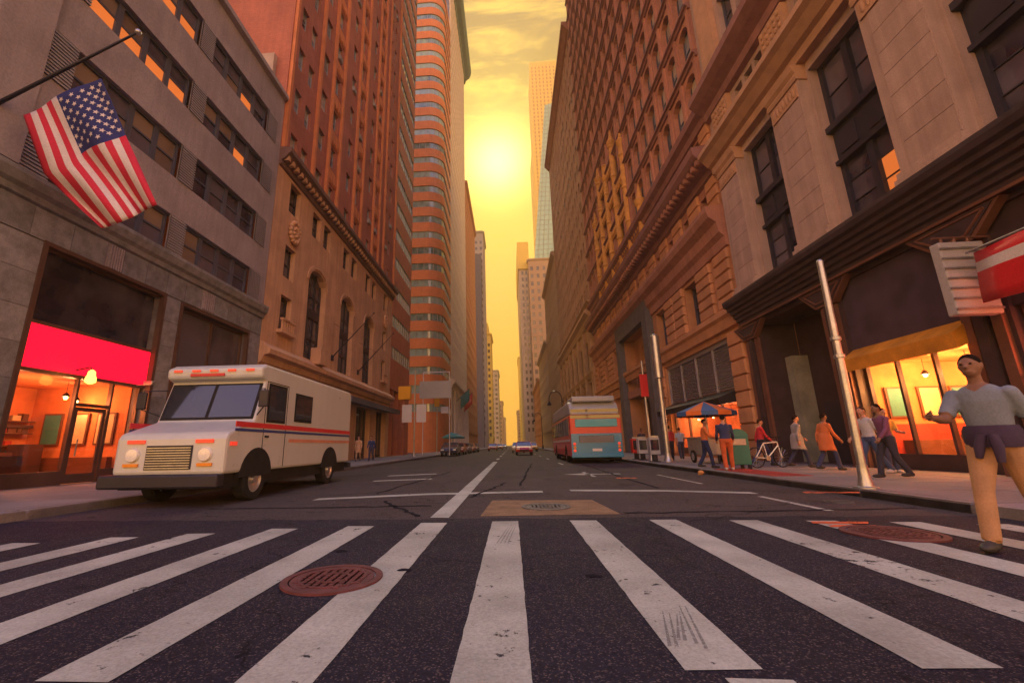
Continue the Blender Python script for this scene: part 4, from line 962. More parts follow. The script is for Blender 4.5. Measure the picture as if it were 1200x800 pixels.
# ---- G: near right building, black shop front below limestone pilasters
M['g_st'] = mat('grey limestone', (.44, .32, .27), .85, var=.14, scale=.9, fine=.1, bump=.2, streak=.14, rnd=.07); M['g_trim'] = mat('carved warm stone', (.48, .29, .18), .85, var=.16)
M['g_dark'] = mat('dark stained cast iron', (.055, .04, .05), .5, .2, var=.25, scale=2); M['g_edge'] = mat('copper brown mouldings', (.20, .10, .075), .45, .4, var=.2)
G = thing('limestone_corner_building', 'limestone corner building with tall pilasters over a black iron shop front', 'building')
fg = Fr('R', XR); y0, y1 = 4.0, 21.3
pil = [(18.95, 20.7), (14.35, 16.1), (9.8, 11.55), (5.2, 7.0)]; win = [(16.1, 18.95), (11.55, 14.35), (7.0, 9.8)]
big = [(a_+.12, b_-.12, 8.0, 14.6, .55) for a_, b_ in win]
sml = []
for a_, b_ in win: sml += [(a_+.15+k*.88, a_+.80+k*.88, 16.45, 17.95, .4) for k in range(3)]
up = []
for z in (21.2, 24.9, 28.6, 32.3):
    for a_, b_ in win: up += [(a_+.15, a_+1.25, z, z+2.5, .4), (b_-1.25, b_-.15, z, z+2.5, .4)]
mb = MB(); fg.wall(mb, y0, y1, 7.6, 36, big+sml+up); shell(mb, XR, 44, y0, y1, 0, 36, 'FT'); mb.build('wall', M['g_st'], G)
for h in up: fg.place('window', window_mesh('Gu', h[1]-h[0], 2.5, M['a_frame'], M['glass_d'], .09, True, 0, .1), h[0], h[1]-h[0], h[2], -.35, G)
for h in sml: fg.place('window', window_mesh('Gs', .65, 1.5, M['a_frame'], M['glass_t'], .07, True, 0, .1), h[0], .65, h[2], -.35, G)
M['g_iron'] = mat('black window iron', (.035, .035, .055), .5, .2)
for i, (a_, b_, c_, d_, e_) in enumerate(big):
    w = b_-a_; q = MB(); h = 6.6
    q.box(0, .16, -.16, 0, 0, h); q.box(w-.16, w, -.16, 0, 0, h); q.box(.16, w-.16, -.15, 0, h-.14, h); q.box(.16, w-.16, -.15, 0, 0, .1)
    q.box(w/2-.12, w/2+.12, -.2, 0, .1, h-.14); q.box(.16, w-.16, -.22, 0, 2.55, 3.85); q.box(.0, w, -.38, 0, 3.75, 3.98); q.box(.0, w, -.3, 0, 2.45, 2.6)
    for x0_, x1_ in ((.28, w/2-.24), (w/2+.24, w-.28)): q.box(x0_, x1_, -.26, -.22, 2.75, 3.6)
    o = fg.place('tall_window', q.mesh('tall_window', [M['g_iron']]), a_, w, c_, -.5, G)
    for k, (x0_, x1_) in enumerate(((.17, w/2-.13), (w/2+.13, w-.17))):
        for j, (z0_, z1_) in enumerate(((.11, .95), (.99, 1.7), (1.74, 2.44), (4.0, 5.2), (5.24, 6.44))):
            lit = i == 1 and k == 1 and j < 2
            q = MB(); q.box(0, x1_-x0_, -.03, 0, 0, z1_-z0_); s_ = obj('pane', q.mesh('pane', [M['glow_or'] if lit else M['a_glass']]), o, (x0_, -.03, z0_))
        q = MB()
        for z in (.95, 1.70, 5.20): q.box(x0_, x1_, -.10, -.0, z, z+.04)
        q.build('glazing_bar', M['g_iron'], o)
for a_, b_ in pil:
    c = (a_+b_)/2
    n = 7; zs = [8.35+k*(13.6-8.35)/n for k in range(n+1)]
    key = None
    q = MB(); fg.box(q, a_, b_, 7.9, 14.9, 0, .34); q.build('pilaster', M['g_st'], G)
    for k in range(n):
        q = MB(); fg.box(q, a_+.02, b_-.34, zs[k]+.008, zs[k+1]-.008, .34, .375); q.build('stone_block', M['g_st'], G)
    q = MB(); fg.box(q, a_-.05, b_+.05, 7.85, 8.1, 0, .55); fg.box(q, a_-.02, b_+.02, 8.1, 8.3, 0, .47); q.build('pilaster_base', M['g_st'], G)
    q = MB(); fg.cornice(q, a_-.05, b_+.05, [(0, 14.3), (.40, 14.35), (.44, 14.5), (.40, 14.6), (.5, 14.75), (.55, 14.98), (0, 14.98)]); fg.box(q, a_+.1, b_-.1, 13.65, 14.25, .34, .40)
    for k in range(7): x, y, z = fg.p(a_+.25+k*.2, 13.95, .40); q.ball((x, y, z), (.05, .09, .2), 6, 5)
    q.build('capital', M['g_trim'], G)
    q = MB(); fg.box(q, a_+.1, b_-.1, 16.2, 18.2, 0, .25); 
    for k in range(5):
        for j in range(6): x, y, z = fg.p(a_+.35+k*.27, 16.45+j*.3, .26); q.ball((x, y, z), (.05, .11, .12), 6, 5)
    q.build('carved_panel', M['g_trim'], G)
    q = MB(); fg.box(q, a_+.2, b_-.2, 20.0, 35.8, 0, .3); q.build('upper_pilaster', M['g_trim'], G)
for nm, prof in (('entablature', [(0, 14.98), (.3, 15.0), (.32, 15.35), (.5, 15.45), (.75, 15.8), (.95, 15.95), (.95, 16.2), (.2, 16.32), (0, 16.32)]), ('upper_cornice', [(0, 18.2), (.25, 18.3), (.3, 18.7), (.7, 19.0), (1.0, 19.3), (1.0, 19.7), (.2, 19.9), (0, 19.9)]), ('roof_cornice', [(0, 35), (.3, 35.1), (1, 35.6), (1, 36.2), (0, 36.2)])):
    q = MB(); fg.cornice(q, y0, y1, prof); q.build(nm, M['g_trim'] if nm != 'upper_cornice' else M['h_ledge'], G)
# black shop cornice with stepped mouldings
q = MB(); fg.cornice(q, y0, y1-.05, [(0, 6.5), (.25, 6.55), (.25, 6.68), (.35, 6.72), (.35, 6.86), (.46, 6.90), (.46, 7.04), (.58, 7.08), (.58, 7.22), (.72, 7.26), (.72, 7.40), (.86, 7.46), (.90, 7.62), (.90, 7.74), (.1, 7.85), (0, 7.85)]); q.build('shop_cornice', M['g_dark'], G)
q = MB(); fg.cornice(q, y0, y1-.05, [(.25, 6.46), (.31, 6.46), (.31, 6.54), (.25, 6.54)]); q.build('cornice_edge', M['g_edge'], G)
bays = [(16.1, 20.1), (11.5, 15.0), (5.2, 10.2)]
cw_ = [(20.1, 21.2), (15.2, 16.0), (10.4, 11.4)]
shop_h = [(16.1, 20.15, .15, 6.3, 1.6), (11.45, 15.15, .15, 6.35, .5), (5.0, 10.35, .15, 6.35, .5)]
mb = MB(); fg.wall(mb, y0, y1, 0, 7.6, shop_h); mb.build('shop_wall', M['g_dark'], G)
for a_, b_ in cw_:
    for k in range(3):
        q = MB(); w = (b_-a_)/3; fg.box(q, a_+k*w+.05, a_+(k+1)*w-.05, .15, 5.7, 0, .12 if k != 1 else .2); q.build('column_moulding', M['g_edge'] if k != 1 else M['g_dark'], G)
    # flared bracket under the cornice: trapezoid with double border
    c = (a_+b_)/2; wt, wb = 1.25, .45
    def trap(z0, z1, t, bt, d0, d1): 
        q.prism([(c-bt, z0), (c+bt, z0), (c+t, z1), (c-t, z1)], lambda u, z: fg.p(u, z, d0), lambda u, z: fg.p(u, z, d1))
    q = MB(); trap(5.72, 6.46, wt, wb, .0, .22); br = q.build('bracket', M['g_edge'], G)
    q = MB(); trap(5.80, 6.42, wt-.16, wb-.05, .22, .25); q.build('bracket_field', M['g_dark'], br)
    q = MB()
    for s_ in (-1, 1): q.tube([fg.p(c+s_*(wb-.1), 5.9, .26), fg.p(c+s_*(wt-.36), 6.34, .26)], .03, 5)
    q.tube([fg.p(c-wb+.1, 5.9, .26), fg.p(c+wb-.1, 5.9, .26)], .03, 5); q.tube([fg.p(c-wt+.36, 6.34, .26), fg.p(c+wt-.36, 6.34, .26)], .03, 5); q.build('bracket_border', M['g_edge'], br)
# recessed dark entrance bay
q = MB(); fg.box(q, 16.15, 20.1, .15, 6.3, -1.65, -1.6); q.build('recess_wall', M['g_dark'], G)
q = MB(); fg.box(q, 19.62, 20.1, .15, 4.7, -1.58, -.9); q.build('recess_pier', mat('pale mossy stone', (.24, .25, .20), .85, var=.3), G)
q = MB(); fg.box(q, 16.3, 17.6, 2.1, 3.35, -1.2, -1.12); q.build('lit_panel', mat('lit orange panel', (.7, .12, .03), .6, emit=(1, .10, .03), estr=.6), G)
q = MB(); fg.box(q, 17.9, 19.1, .15, 2.6, -1.59, -1.5); q.build('recess_door', M['g_iron'], G)
# restaurant bay: dark fascia, fabric awning band, lit interior
q = MB(); fg.box(q, 11.45, 15.15, 3.75, 6.35, -.25, -.1); q.build('dark_fascia', mat('sooty plum fascia', (.06, .045, .07), .75, var=.35, scale=1.2), G)
M['awn'] = mat('yellow orange awning', (.62, .27, .03), .8, var=.3, scale=1.4)
q = MB(); fg.cornice(q, 11.3, 15.1, [(-.05, 3.4), (.42, 3.22), (.45, 3.62), (-.05, 3.98)]); q.build('awning', M['awn'], G)
q = MB()
for u in (11.47, 12.7, 13.9, 15.05): fg.box(q, u, u+.08, .15, 3.4, -.4, -.28)
fg.box(q, 11.5, 15.1, .15, .6, -.4, -.29); q.build('shop_frame', M['g_dark'], G)
for a_, b_ in ((11.55, 12.7), (12.78, 13.9), (13.98, 15.05)): q = MB(); fg.box(q, a_, b_, .6, 3.4, -.36, -.345); q.build('shop_pane', M['shop_glass'], G)
interior(G, fg, 11.47, 15.13, .15, 3.5, 5.5, -.45)
stock(G, fg, 11.7, 15.0, 1.2, 3.0, -5.45, 4); boards(G, fg, 15.1, (-1.4, -2.4, -3.4, -4.4), 1.7, 2.7)
q = MB(); fg.box(q, 14.5, 15.1, .16, 1.0, -4.4, -.9); q.build('side_counter', STOCK[3], G)
q = MB(); fg.box(q, 15.05, 15.12, .16, 1.5, -5.4, -.5); q.build('wainscot', STOCK[0], G)
for u, d, z in ((12.1, -1.2, 2.95), (13.1, -1.5, 2.95), (14.2, -1.3, 2.95), (12.6, -3.4, 2.9), (14.0, -3.6, 2.9)): pendant(G, fg, u, z, d, 3.49, 150, (1, .42, .10))
q = MB(); fg.box(q, 11.8, 14.9, .16, 1.15, -3.2, -2.5); fg.box(q, 11.6, 15, 1.9, 1.96, -5.4, -5.1)
for k in range(9): x, y, z = fg.p(11.9+k*.36, 1.96, -5.25); q.lathe([(.05, 0), (.05, .22), (.02, .28), (.02, .36)], 8, (x, y, z))
q.build('shop_counter', M['shop_dark'], G)
# third bay with red-lit door
q = MB(); fg.box(q, 5.0, 10.35, 4.0, 6.35, -.25, -.1); q.build('dark_fascia', M['g_dark'], G)
q = MB()
for u in (5.1, 7.7, 8.9, 10.2): fg.box(q, u, u+.1, .15, 4.0, -.4, -.2)
for z in (2.5, 3.9): fg.box(q, 5.1, 10.3, z, z+.08, -.4, -.21)
q.build('shop_frame', M['g_edge'], G)
for a_, b_ in ((5.2, 7.7), (7.8, 8.9), (9.0, 10.2)):
    for z0_, z1_ in ((.2, 2.5), (2.58, 3.9)): q = MB(); fg.box(q, a_, b_, z0_, z1_, -.36, -.345); q.build('shop_pane', M['shop_glass'], G)
interior(G, fg, 5.1, 10.3, .15, 4.0, 3.5, -.45)
for u in (6.5, 8.4, 9.6): pendant(G, fg, u, 3.3, -1.2, 3.99, 90, (1, .16, .06))

# ------------------------------------------------------------------ flag on its pole (left)
base = Vector((XL, 8.15, 9.45)); tip = on_y(162, 38, 8.45)
t = thing('american_flag', 'stars and stripes flag drooping from a slanting pole on the grey building', 'flag', tuple(base))
q = MB(); q.tube([(0, 0, 0), tuple(tip-base)], [.055, .03], 8); q.build('pole', M['dark_metal'], t); q = MB(); q.ball(tuple(tip-base), .08, 10, 7); q.build('finial', M['steel'], t, smooth=60)
q = MB(); q.box(-.1, .15, -.15, .15, -.25, .25); q.build('mount', M['dark_metal'], t)
M['fl_r'] = mat('flag red', (.50, .025, .06), .85, var=.1); M['fl_w'] = mat('flag white', (.60, .56, .58), .85, var=.08); M['fl_b'] = mat('flag blue', (.025, .035, .16), .85, var=.1)
def l2(a, b, f): return (a[0]+(b[0]-a[0])*f, a[1]+(b[1]-a[1])*f)
def flag_pt(u, v):
    A0, A1 = (118, 90), (26, 134); B0, B1 = (146, 160), (54, 203); C0, C1 = (186, 238), (118, 266)
    if v < .42: f = v/.42; p = l2(l2(A0, A1, u), l2(B0, B1, u), f)
    else: f = (v-.42)/.58; p = l2(l2(B0, B1, u), l2(C0, C1, u), f)
    sag = 7*math.sin(math.pi*u)*v; px, py = p[0]+2.5*math.sin(9*u+4*v), p[1]+sag*.6+2*math.sin(7*u+2)
    Y = 8.3 + .05*u + v*.5 + .16*v**.5*math.sin(11*u+5*v) + .07*math.sin(19*u-3*v)*v
    return on_y(px, py, Y) - base
nu, nv = 39, 30; q = MB(); vs = [flag_pt(i/nu, j/nv) for j in range(nv+1) for i in range(nu+1)]; q.v = [tuple(v) for v in vs]
for j in range(nv):
    for i in range(nu):
        q.f.append((j*(nu+1)+i, j*(nu+1)+i+1, (j+1)*(nu+1)+i+1, (j+1)*(nu+1)+i)); s_ = i//3
        q.m.append(2 if (i < 21 and j < 12) else (0 if s_ % 2 == 0 else 1))
fo = q.build('cloth', [M['fl_r'], M['fl_w'], M['fl_b']], t, smooth=80); sm_ = fo.modifiers.new('thick', 'SOLIDIFY'); sm_.thickness = .012
q = MB()
for r_ in range(9):
    for c in range(6 if r_ % 2 == 0 else 5):
        u = .54*(r_+.75)/9.5; v = .40*((c+.6) if r_ % 2 == 0 else (c+1.1))/6.3
        o = flag_pt(u, v); du = (flag_pt(u+.01, v)-o); dv = (flag_pt(u, v+.01)-o); n_ = du.cross(dv).normalized()
        if n_.y > 0: n_ = -n_
        du.normalize(); dv = n_.cross(du); pts = []
        for k in range(10):
            rr = .075 if k % 2 == 0 else .032; a_ = math.pi*k/5; pts.append(tuple(o+n_*.016+du*(rr*math.cos(a_))+dv*(rr*math.sin(a_))))
        q.add(pts, [tuple(range(10))])
q.build('stars', M['fl_w'], t, kind='stuff')

# ------------------------------------------------------------------ vehicles
def wheel(parent, x, y, r, w, side):
    o = bpy.data.objects.new('wheel', None); mbt = MB(); n = 22
    mbt.lathe([(r*.62, -w/2), (r*.92, -w/2), (r, -w*.36), (r, w*.36), (r*.92, w/2), (r*.62, w/2), (r*.60, 0)], n, (x, y, r), 0, 'x', False)
    o = mbt.build('wheel', M['black'], parent, smooth=40)
    q = MB(); s_ = side; q.lathe([(r*.64, s_*w*.30), (r*.60, s_*w*.46), (r*.50, s_*w*.34), (r*.22, s_*w*.30), (r*.18, s_*w*.50), (.01, s_*w*.50)], n, (x, y, r), 0, 'x'); q.build('rim', M['steel'], o, smooth=30)
    return o
def side_prism(q, prof, x0, x1, mi=0): q.prism(prof, lambda y, z: (x0, y, z), lambda y, z: (x1, y, z), mi)
M['truck_w'] = mat('white truck lacquer', (.47, .50, .49), .36, var=.04, scale=.8, fine=.02, spec=.5, coat=.25, streak=.05)
M['truck_side'] = M['truck_w']
M['stripe_r'] = mat('red stripe', (.5, .03, .04), .4, var=.05); M['stripe_b'] = mat('blue stripe', (.03, .05, .2), .4, var=.05); M['stripe_o'] = mat('faded orange stripe', (.5, .22, .14), .5)
M['lamp_w'] = mat('headlamp glass', (.7, .7, .65), .15, var=.02, spec=.9); M['lamp_r'] = mat('red lamp lens', (.5, .03, .02), .25, var=.02, emit=(1, .08, .04), estr=.25); M['lamp_o'] = mat('amber lens', (.7, .25, .03), .25, var=.02)
T = thing('mail_truck', 'white boxy mail truck with red and blue side stripes driving past the red shop', 'truck', (-6.72, 8.25, 0), rad(1.0))
W2 = 1.13
prof = [(0, .60), (0, 1.28), (.07, 1.40), (.92, 1.68), (1.22, 2.58), (1.02, 2.66), (1.0, 2.88), (1.2, 2.98), (6.75, 2.98), (6.9, 2.86), (6.9, .60)]
q = MB(); side_prism(q, prof, -W2, W2); body = q.build('body', M['truck_w'], T, bevel=.06)
q = MB(); q.box(-W2+.1, W2-.1, .1, 6.8, .32, .60); q.build('chassis', M['black'], T)
q = MB(); q.box(-W2-.06, W2+.06, -.24, -.01, .36, .62); q.build('front_bumper', M['dark_metal'], T, bevel=.04)
q = MB(); q.box(-W2-.02, W2+.02, 6.9, 7.1, .40, .58); q.build('rear_bumper', M['dark_metal'], T, bevel=.03)
def slab_on_slope(x0, x1, f0, f1, out, m, name, parent):
    a, b = Vector((0, .92, 1.68)), Vector((0, 1.22, 2.58)); n_ = Vector((0, -(b-a).z, (b-a).y)).normalized()
    p0, p1 = a.lerp(b, f0), a.lerp(b, f1); q = MB(); vs = []
    for d in (0.0, out):
        for x, p in ((x0, p0), (x1, p0), (x1, p1), (x0, p1)): w = p+n_*d; vs.append((x, w.y, w.z))
    q.add(vs, [(4, 5, 6, 7), (0, 1, 5, 4), (1, 2, 6, 5), (2, 3, 7, 6), (3, 0, 4, 7)]); return q.build(name, m, parent)
slab_on_slope(-W2+.06, W2-.06, .03, .96, .012, M['black'], 'windshield_seal', body)
for x0, x1 in ((-W2+.12, -.04), (.04, W2-.12)): slab_on_slope(x0, x1, .09, .91, .022, M['glass_v'], 'windshield_pane', body)
for s_ in (-1, 1):
    x = s_*W2
    for (a_, b_, c_, d_, nm) in ((1.42, 2.15, 1.72, 2.50, 'door_window'), (2.75, 3.65, 1.80, 2.42, 'side_window')):
        q = MB(); q.box(x-s_*.01, x+s_*.012, a_-.06, b_+.06, c_-.06, d_+.06); fo = q.build(nm, M['black'], body)
        q = MB(); q.box(x+s_*.012, x+s_*.018, a_, b_, c_, d_); q.build('pane', M['glass_v'], fo)
    q = MB(); q.box(x-s_*.01, x+s_*.006, 1.28, 1.30, .65, 2.6); q.box(x-s_*.01, x+s_*.006, 2.28, 2.30, .65, 2.6); q.box(x-s_*.01, x+s_*.006, 1.30, 2.28, 2.58, 2.60); q.build('door_seam', M['black'], body)
    q = MB(); q.box(x, x+s_*.03, 1.36, 1.50, 1.32, 1.36); q.build('door_handle', M['dark_metal'], body)
    q = MB(); q.box(x-s_*.01, x+s_*.008, .25, 6.86, 1.52, 1.63); q.build('red_stripe', M['stripe_r'], body)
    q = MB(); q.box(x-s_*.01, x+s_*.008, .25, 6.86, 1.43, 1.49); q.build('blue_stripe', M['stripe_b'], body)
    q = MB(); q.box(x-s_*.01, x+s_*.008, 2.5, 6.86, 1.22, 1.30); q.build('orange_stripe', M['stripe_o'], body)
    for k, yy in enumerate((1.15, 5.2)):
        q = MB(); P = [(yy+.62*math.cos(a_), .50+.60*math.sin(a_)) for a_ in [math.pi*k2/14 for k2 in range(15)]]; q.prism(P, lambda y, z: (x-s_*.30, y, z), lambda y, z: (x+s_*.010, y, z)); q.build('wheel_arch', M['black'], body)
        wheel(T, x-s_*.14, yy, .43, .28, s_)
    q = MB(); q.lathe([(.001, -.035), (.12, -.03), (.14, 0), (.14, .03)], 18, (s_*.74, -.02, .98), 0, 'y'); q.build('headlight', M['lamp_w'], T, smooth=40)
    q = MB(); q.box(s_*.60, s_*.90, -.035, .01, .76, .82); q.build('turn_signal', M['lamp_o'], T)
    q = MB(); q.box(s_*.52, s_*.88, -.03, .01, 1.20, 1.27); q.build('marker_light', M['lamp_r'], T)
    q = MB(); q.box(x-s_*.005, x+s_*.02, .12, .34, 1.14, 1.22); q.build('marker_light', M['lamp_r'], T)
    q = MB(); q.tube([(x*.98, 1.0, 1.8), (x+s_*.25, .75, 1.95), (x+s_*.25, .75, 2.35), (x*.98, 1.1, 2.4)], .014, 6); ar_ = q.build('mirror_arm', M['dark_metal'], T)
    q = MB(); q.box(x+s_*.15, x+s_*.36, .70, .76, 1.95, 2.32); q.build('mirror', M['dark_metal'], ar_, bevel=.02)
    q = MB(); q.tube([(s_*.15, 1.0, 1.74), (s_*.55, 1.12, 2.15)], .010, 5); q.build('wiper', M['black'], T)
q = MB(); q.box(-.47, .47, -.02, .01, .70, 1.16); gr_ = q.build('grille', M['dark_metal'], T)
for k in range(9): q = MB(); q.box(-.45, .45, -.035, -.02, .72+k*.048, .738+k*.048); q.build('grille_slat', M['steel'], gr_)
for x in (-.85, -.42, 0, .42, .85): q = MB(); q.box(x-.09, x+.09, .97, 1.02, 2.80, 2.85); q.build('roof_marker', M['lamp_r'], T)
q = MB(); q.box(-.55, .25, .985, 1.02, 2.70, 2.765); q.build('red_print', M['stripe_r'], T)
q = MB(); q.box(-.30, .30, -.035, .0, .46, .58); q.build('licence_plate', M['white_paint'], T)
q = MB(); q.box(-.9, .9, 1.6, 6.5, 2.975, 3.02); q.build('roof_skin', M['truck_w'], T, bevel=.02)

# bus seen from behind (right lane)
M['bus_b'] = mat('bus blue', (.03, .22, .36), .35, var=.06, spec=.5, coat=.3); M['bus_t'] = mat('bus turquoise', (.02, .34, .42), .35, var=.05, coat=.3); M['bus_g'] = mat('bus roof grey', (.36, .38, .38), .4, var=.08)
M['bus_r'] = mat('bus red side', (.58, .03, .045), .35, var=.05, coat=.3)
Bu = thing('city_bus', 'red sided city bus with a blue and turquoise rear and grey roof', 'bus', (4.72, 25.0, 0), rad(-.6)); w = 1.42
q = MB(); side_prism(q, [(0, .38), (-.02, 1.2), (.0, 2.62), (.08, 2.66), (11.8, 2.66), (12, 2.3), (12, .38)], -w, w); bb = q.build('body', M['bus_r'], Bu, bevel=.05)
q = MB(); side_prism(q, [(.06, 2.66), (.16, 3.05), (.5, 3.38), (1.2, 3.50), (11.0, 3.50), (11.7, 3.2), (11.8, 2.66)], -w+.03, w-.03); q.build('roof', M['bus_g'], Bu, bevel=.12)
q = MB(); q.box(-w+.22, w-.22, .12, 2.6, 3.4, 3.72); q.build('air_conditioner', M['bus_g'], Bu, bevel=.08)
q = MB(); q.box(-w+.02, w-.02, -.05, .0, .45, 1.62); q.build('rear_panel', M['bus_b'], Bu, bevel=.02)
q = MB(); q.box(-w+.30, w-.22, -.06, .0, 1.98, 2.42); q.build('rear_turquoise_panel', M['bus_t'], Bu, bevel=.02)
q = MB(); q.box(-w+.04, w-.04, -.045, .0, 2.46, 2.64); q.build('rear_window', M['glass_v'], Bu)
q = MB(); q.box(-w+.10, w-.10, .10, .13, 2.72, 2.98); q.build('destination_window', M['glass_v'], Bu)
q = MB(); q.box(-.95, .95, -.07, -.05, 1.12, 1.50); rg = q.build('engine_grille', M['dark_metal'], Bu)
for k in range(6): q = MB(); q.box(-.93, .93, -.085, -.07, 1.14+k*.06, 1.165+k*.06); q.build('grille_slat', M['bus_g'], rg)
q = MB(); q.box(-w, w, -.14, 0, .32, .50); q.build('rear_bumper', M['bus_b'], Bu, bevel=.03)
q = MB(); q.box(-.26, .26, -.075, -.05, .66, .80); q.build('licence_plate', M['white_paint'], Bu)
for s_ in (-1, 1):
    for z, m_ in ((.70, 'lamp_r'), (.88, 'lamp_o'), (1.06, 'lamp_r')): q = MB(); q.lathe([(.001, -.09), (.07, -.08), (.08, -.05)], 14, (s_*1.22, 0, z), 0, 'y'); q.build('tail_light', M[m_], Bu)
    q = MB(); q.box(s_*(w-.005), s_*(w+.012), .7, 11.6, 1.55, 2.5); sw_ = q.build('side_window_band', M['glass_v'], Bu)
    for k in range(7): q = MB(); q.box(s_*(w+.01), s_*(w+.022), 2.1+k*1.45, 2.18+k*1.45, 1.55, 2.5); q.build('window_pillar', M['black'], sw_)
    q = MB(); q.box(s_*(w-.005), s_*(w+.010), .3, 11.7, 1.2, 1.32); q.build('side_stripe', M['white_paint'], Bu)
    for yy in (2.6, 9.2):
        q = MB(); P = [(yy+.62*math.cos(a_), .42+.62*math.sin(a_)) for a_ in [math.pi*k2/12 for k2 in range(13)]]; q.prism(P, lambda y, z: (s_*(w-.25), y, z), lambda y, z: (s_*(w+.008), y, z)); q.build('wheel_arch', M['black'], Bu); wheel(Bu, s_*(w-.14), yy, .46, .28, s_)
q = MB(); q.box(-w+.1, w-.1, .1, 11.9, .2, .4); q.build('chassis', M['black'], Bu)

_CAR = {}
def car(label, x, y, rz, col, taxi=False, group='cars far down the street'):
    t = thing('yellow_taxi' if taxi else 'car', label, 'taxi' if taxi else 'car', (x, y, 0), rz, group); w = .88; m_ = mat('car paint '+str(col), col, .3, var=.04, spec=.5, coat=.5)
    q = MB(); side_prism(q, [(0, .35), (-.05, .62), (.05, .86), (.95, .95), (1.05, .96), (3.9, .98), (4.5, .93), (4.55, .6), (4.5, .35)], -w, w); b = q.build('body', m_, t, bevel=.07)
    q = MB(); vs = []
    for yy, z, ww in ((1.0, .94, w-.04), (1.75, 1.42, w-.2), (3.3, 1.43, w-.2), (4.0, .95, w-.04)): vs += [(-ww, yy, z), (ww, yy, z)]
    q.add(vs, [(0, 1, 3, 2), (2, 3, 5, 4), (4, 5, 7, 6), (0, 2, 4, 6), (1, 3, 5, 7), (0, 1, 7, 6)]); q.build('cabin_glass', M['glass_v'], t)
    q = MB(); q.box(-w+.2, w-.2, 1.7, 3.35, 1.41, 1.47); q.build('roof', m_, t, bevel=.03)
    for s_ in (-1, 1):
        for yy in (.85, 3.65): wheel(t, s_*(w-.09), yy, .33, .2, s_)
        q = MB(); q.box(s_*.50, s_*.82, -.06, .05, .62, .76); q.build('headlight', M['lamp_w'], t)
        q = MB(); q.box(s_*.52, s_*.84, 4.46, 4.57, .66, .84); q.build('tail_light', M['lamp_r'], t)
        for y0_, z0_, y1_, z1_ in ((1.0, .95, 1.75, 1.42), (2.5, .97, 2.5, 1.42), (3.98, .96, 3.3, 1.43)): q = MB(); q.tube([(s_*(w-.03), y0_, z0_), (s_*(w-.19), y1_, z1_)], .035, 6); q.build('window_post', m_, t)
    q = MB(); q.box(-.5, .5, -.065, -.02, .42, .58); q.build('grille', M['dark_metal'], t)
    q = MB(); q.box(-.3, .3, 4.53, 4.57, .5, .62); q.build('licence_plate', M['white_paint'], t)
    if taxi: q = MB(); q.box(-.3, .3, 2.3, 2.5, 1.47, 1.62); q.build('roof_sign', M['white_paint'], t, bevel=.02)
    return t
car('red car following the city bus in the right lane', 1.3, 47, math.pi*0, (.5, .02, .03)); car('cream car in the middle of the road ahead of the red car', .9, 62, 0, (.5, .45, .36))
car('yellow taxi in the right lane well beyond the bus', 3.4, 74, 0, (.62, .33, .02), True); car('dark red car in the oncoming lane near the far crossing', -3.9, 88, 0, (.35, .02, .03))
car('orange car in the oncoming lane past the rounded tower', -3.2, 112, 0, (.55, .15, .03)); car('white car far down the oncoming lane', -2.6, 140, 0, (.55, .55, .55))
car('bright red car far beyond the taxi', 1.0, 128, 0, (.6, .02, .02))
for k, (yy, c_, lb) in enumerate(((47, (.03, .035, .08), 'dark navy car parked at the left kerb by the red brown block'), (54, (.30, .04, .05), 'maroon car parked at the left kerb behind the navy car'), (61, (.08, .09, .13), 'slate grey car parked at the left kerb behind the maroon car'), (68.5, (.45, .14, .06), 'rust orange car parked at the left kerb before the rounded tower'), (76, (.05, .07, .16), 'blue car parked at the left kerb beside the rounded tower'))):
    car(lb, KL+1.15, yy, 0, c_, group='cars parked along the left kerb')

# ------------------------------------------------------------------ street furniture
def pole(label, x, y, h, r0, r1, base_r, name='street_pole', rz=0, lean=(0, 0), collar=True, z=SW):
    t = thing(name, label, 'pole', (x, y, z), rz)
    q = MB(); q.tube([(0, 0, .1), (lean[0]*.6, lean[1]*.6, h*.6), (lean[0], lean[1], h)], [r0, (r0+r1)/2, r1], 14); q.build('shaft', M['steel'], t, smooth=40)
    q = MB(); q.lathe([(base_r*1.5, 0), (base_r*1.5, .025), (base_r, .04), (base_r*.75, .20), (r0*1.15, .36), (r0*1.15, .42)], 18); q.build('flared_base', M['steel'], t, smooth=40)
    q = MB(); q.ball((lean[0], lean[1], h), r1*1.02, 12, 6); q.build('cap', M['steel'], t, smooth=60)
    if collar:
        for f in (.55, .63): q = MB(); q.lathe([(r0*1.0, -.03), (r0*1.25, -.02), (r0*1.25, .04), (r0, .05)], 14, (lean[0]*f, lean[1]*f, h*f)); q.build('collar', M['steel'], t)
    return t
pole('bare steel kerbside pole with a flared base before the dark restaurant front', 6.66, 9.05, 4.6, .075, .06, .13, lean=(.05, .0))
p2 = pole('thick steel signal pole with a wide upper sleeve by the grey portal', 7.45, 21.9, 6.2, .12, .12, .22, collar=False)
q = MB(); q.lathe([(.13, 4.0), (.21, 4.05), (.21, 6.2), (.13, 6.25)], 16); q.build('sleeve', M['steel'], p2, smooth=40)
p3 = pole('slender steel post carrying a red sign beside the thick signal pole', 7.2, 23.6, 5.2, .07, .05, .14, collar=False)
q = MB(); q.box(-.22, .18, -.09, -.06, 3.3, 4.5); q.build('red_sign', M['red'], p3); q = MB(); q.tube([(-.2, -.03, 4.6), (.2, -.03, 4.6)], .02, 6); q.build('sign_bracket', M['dark_metal'], p3)
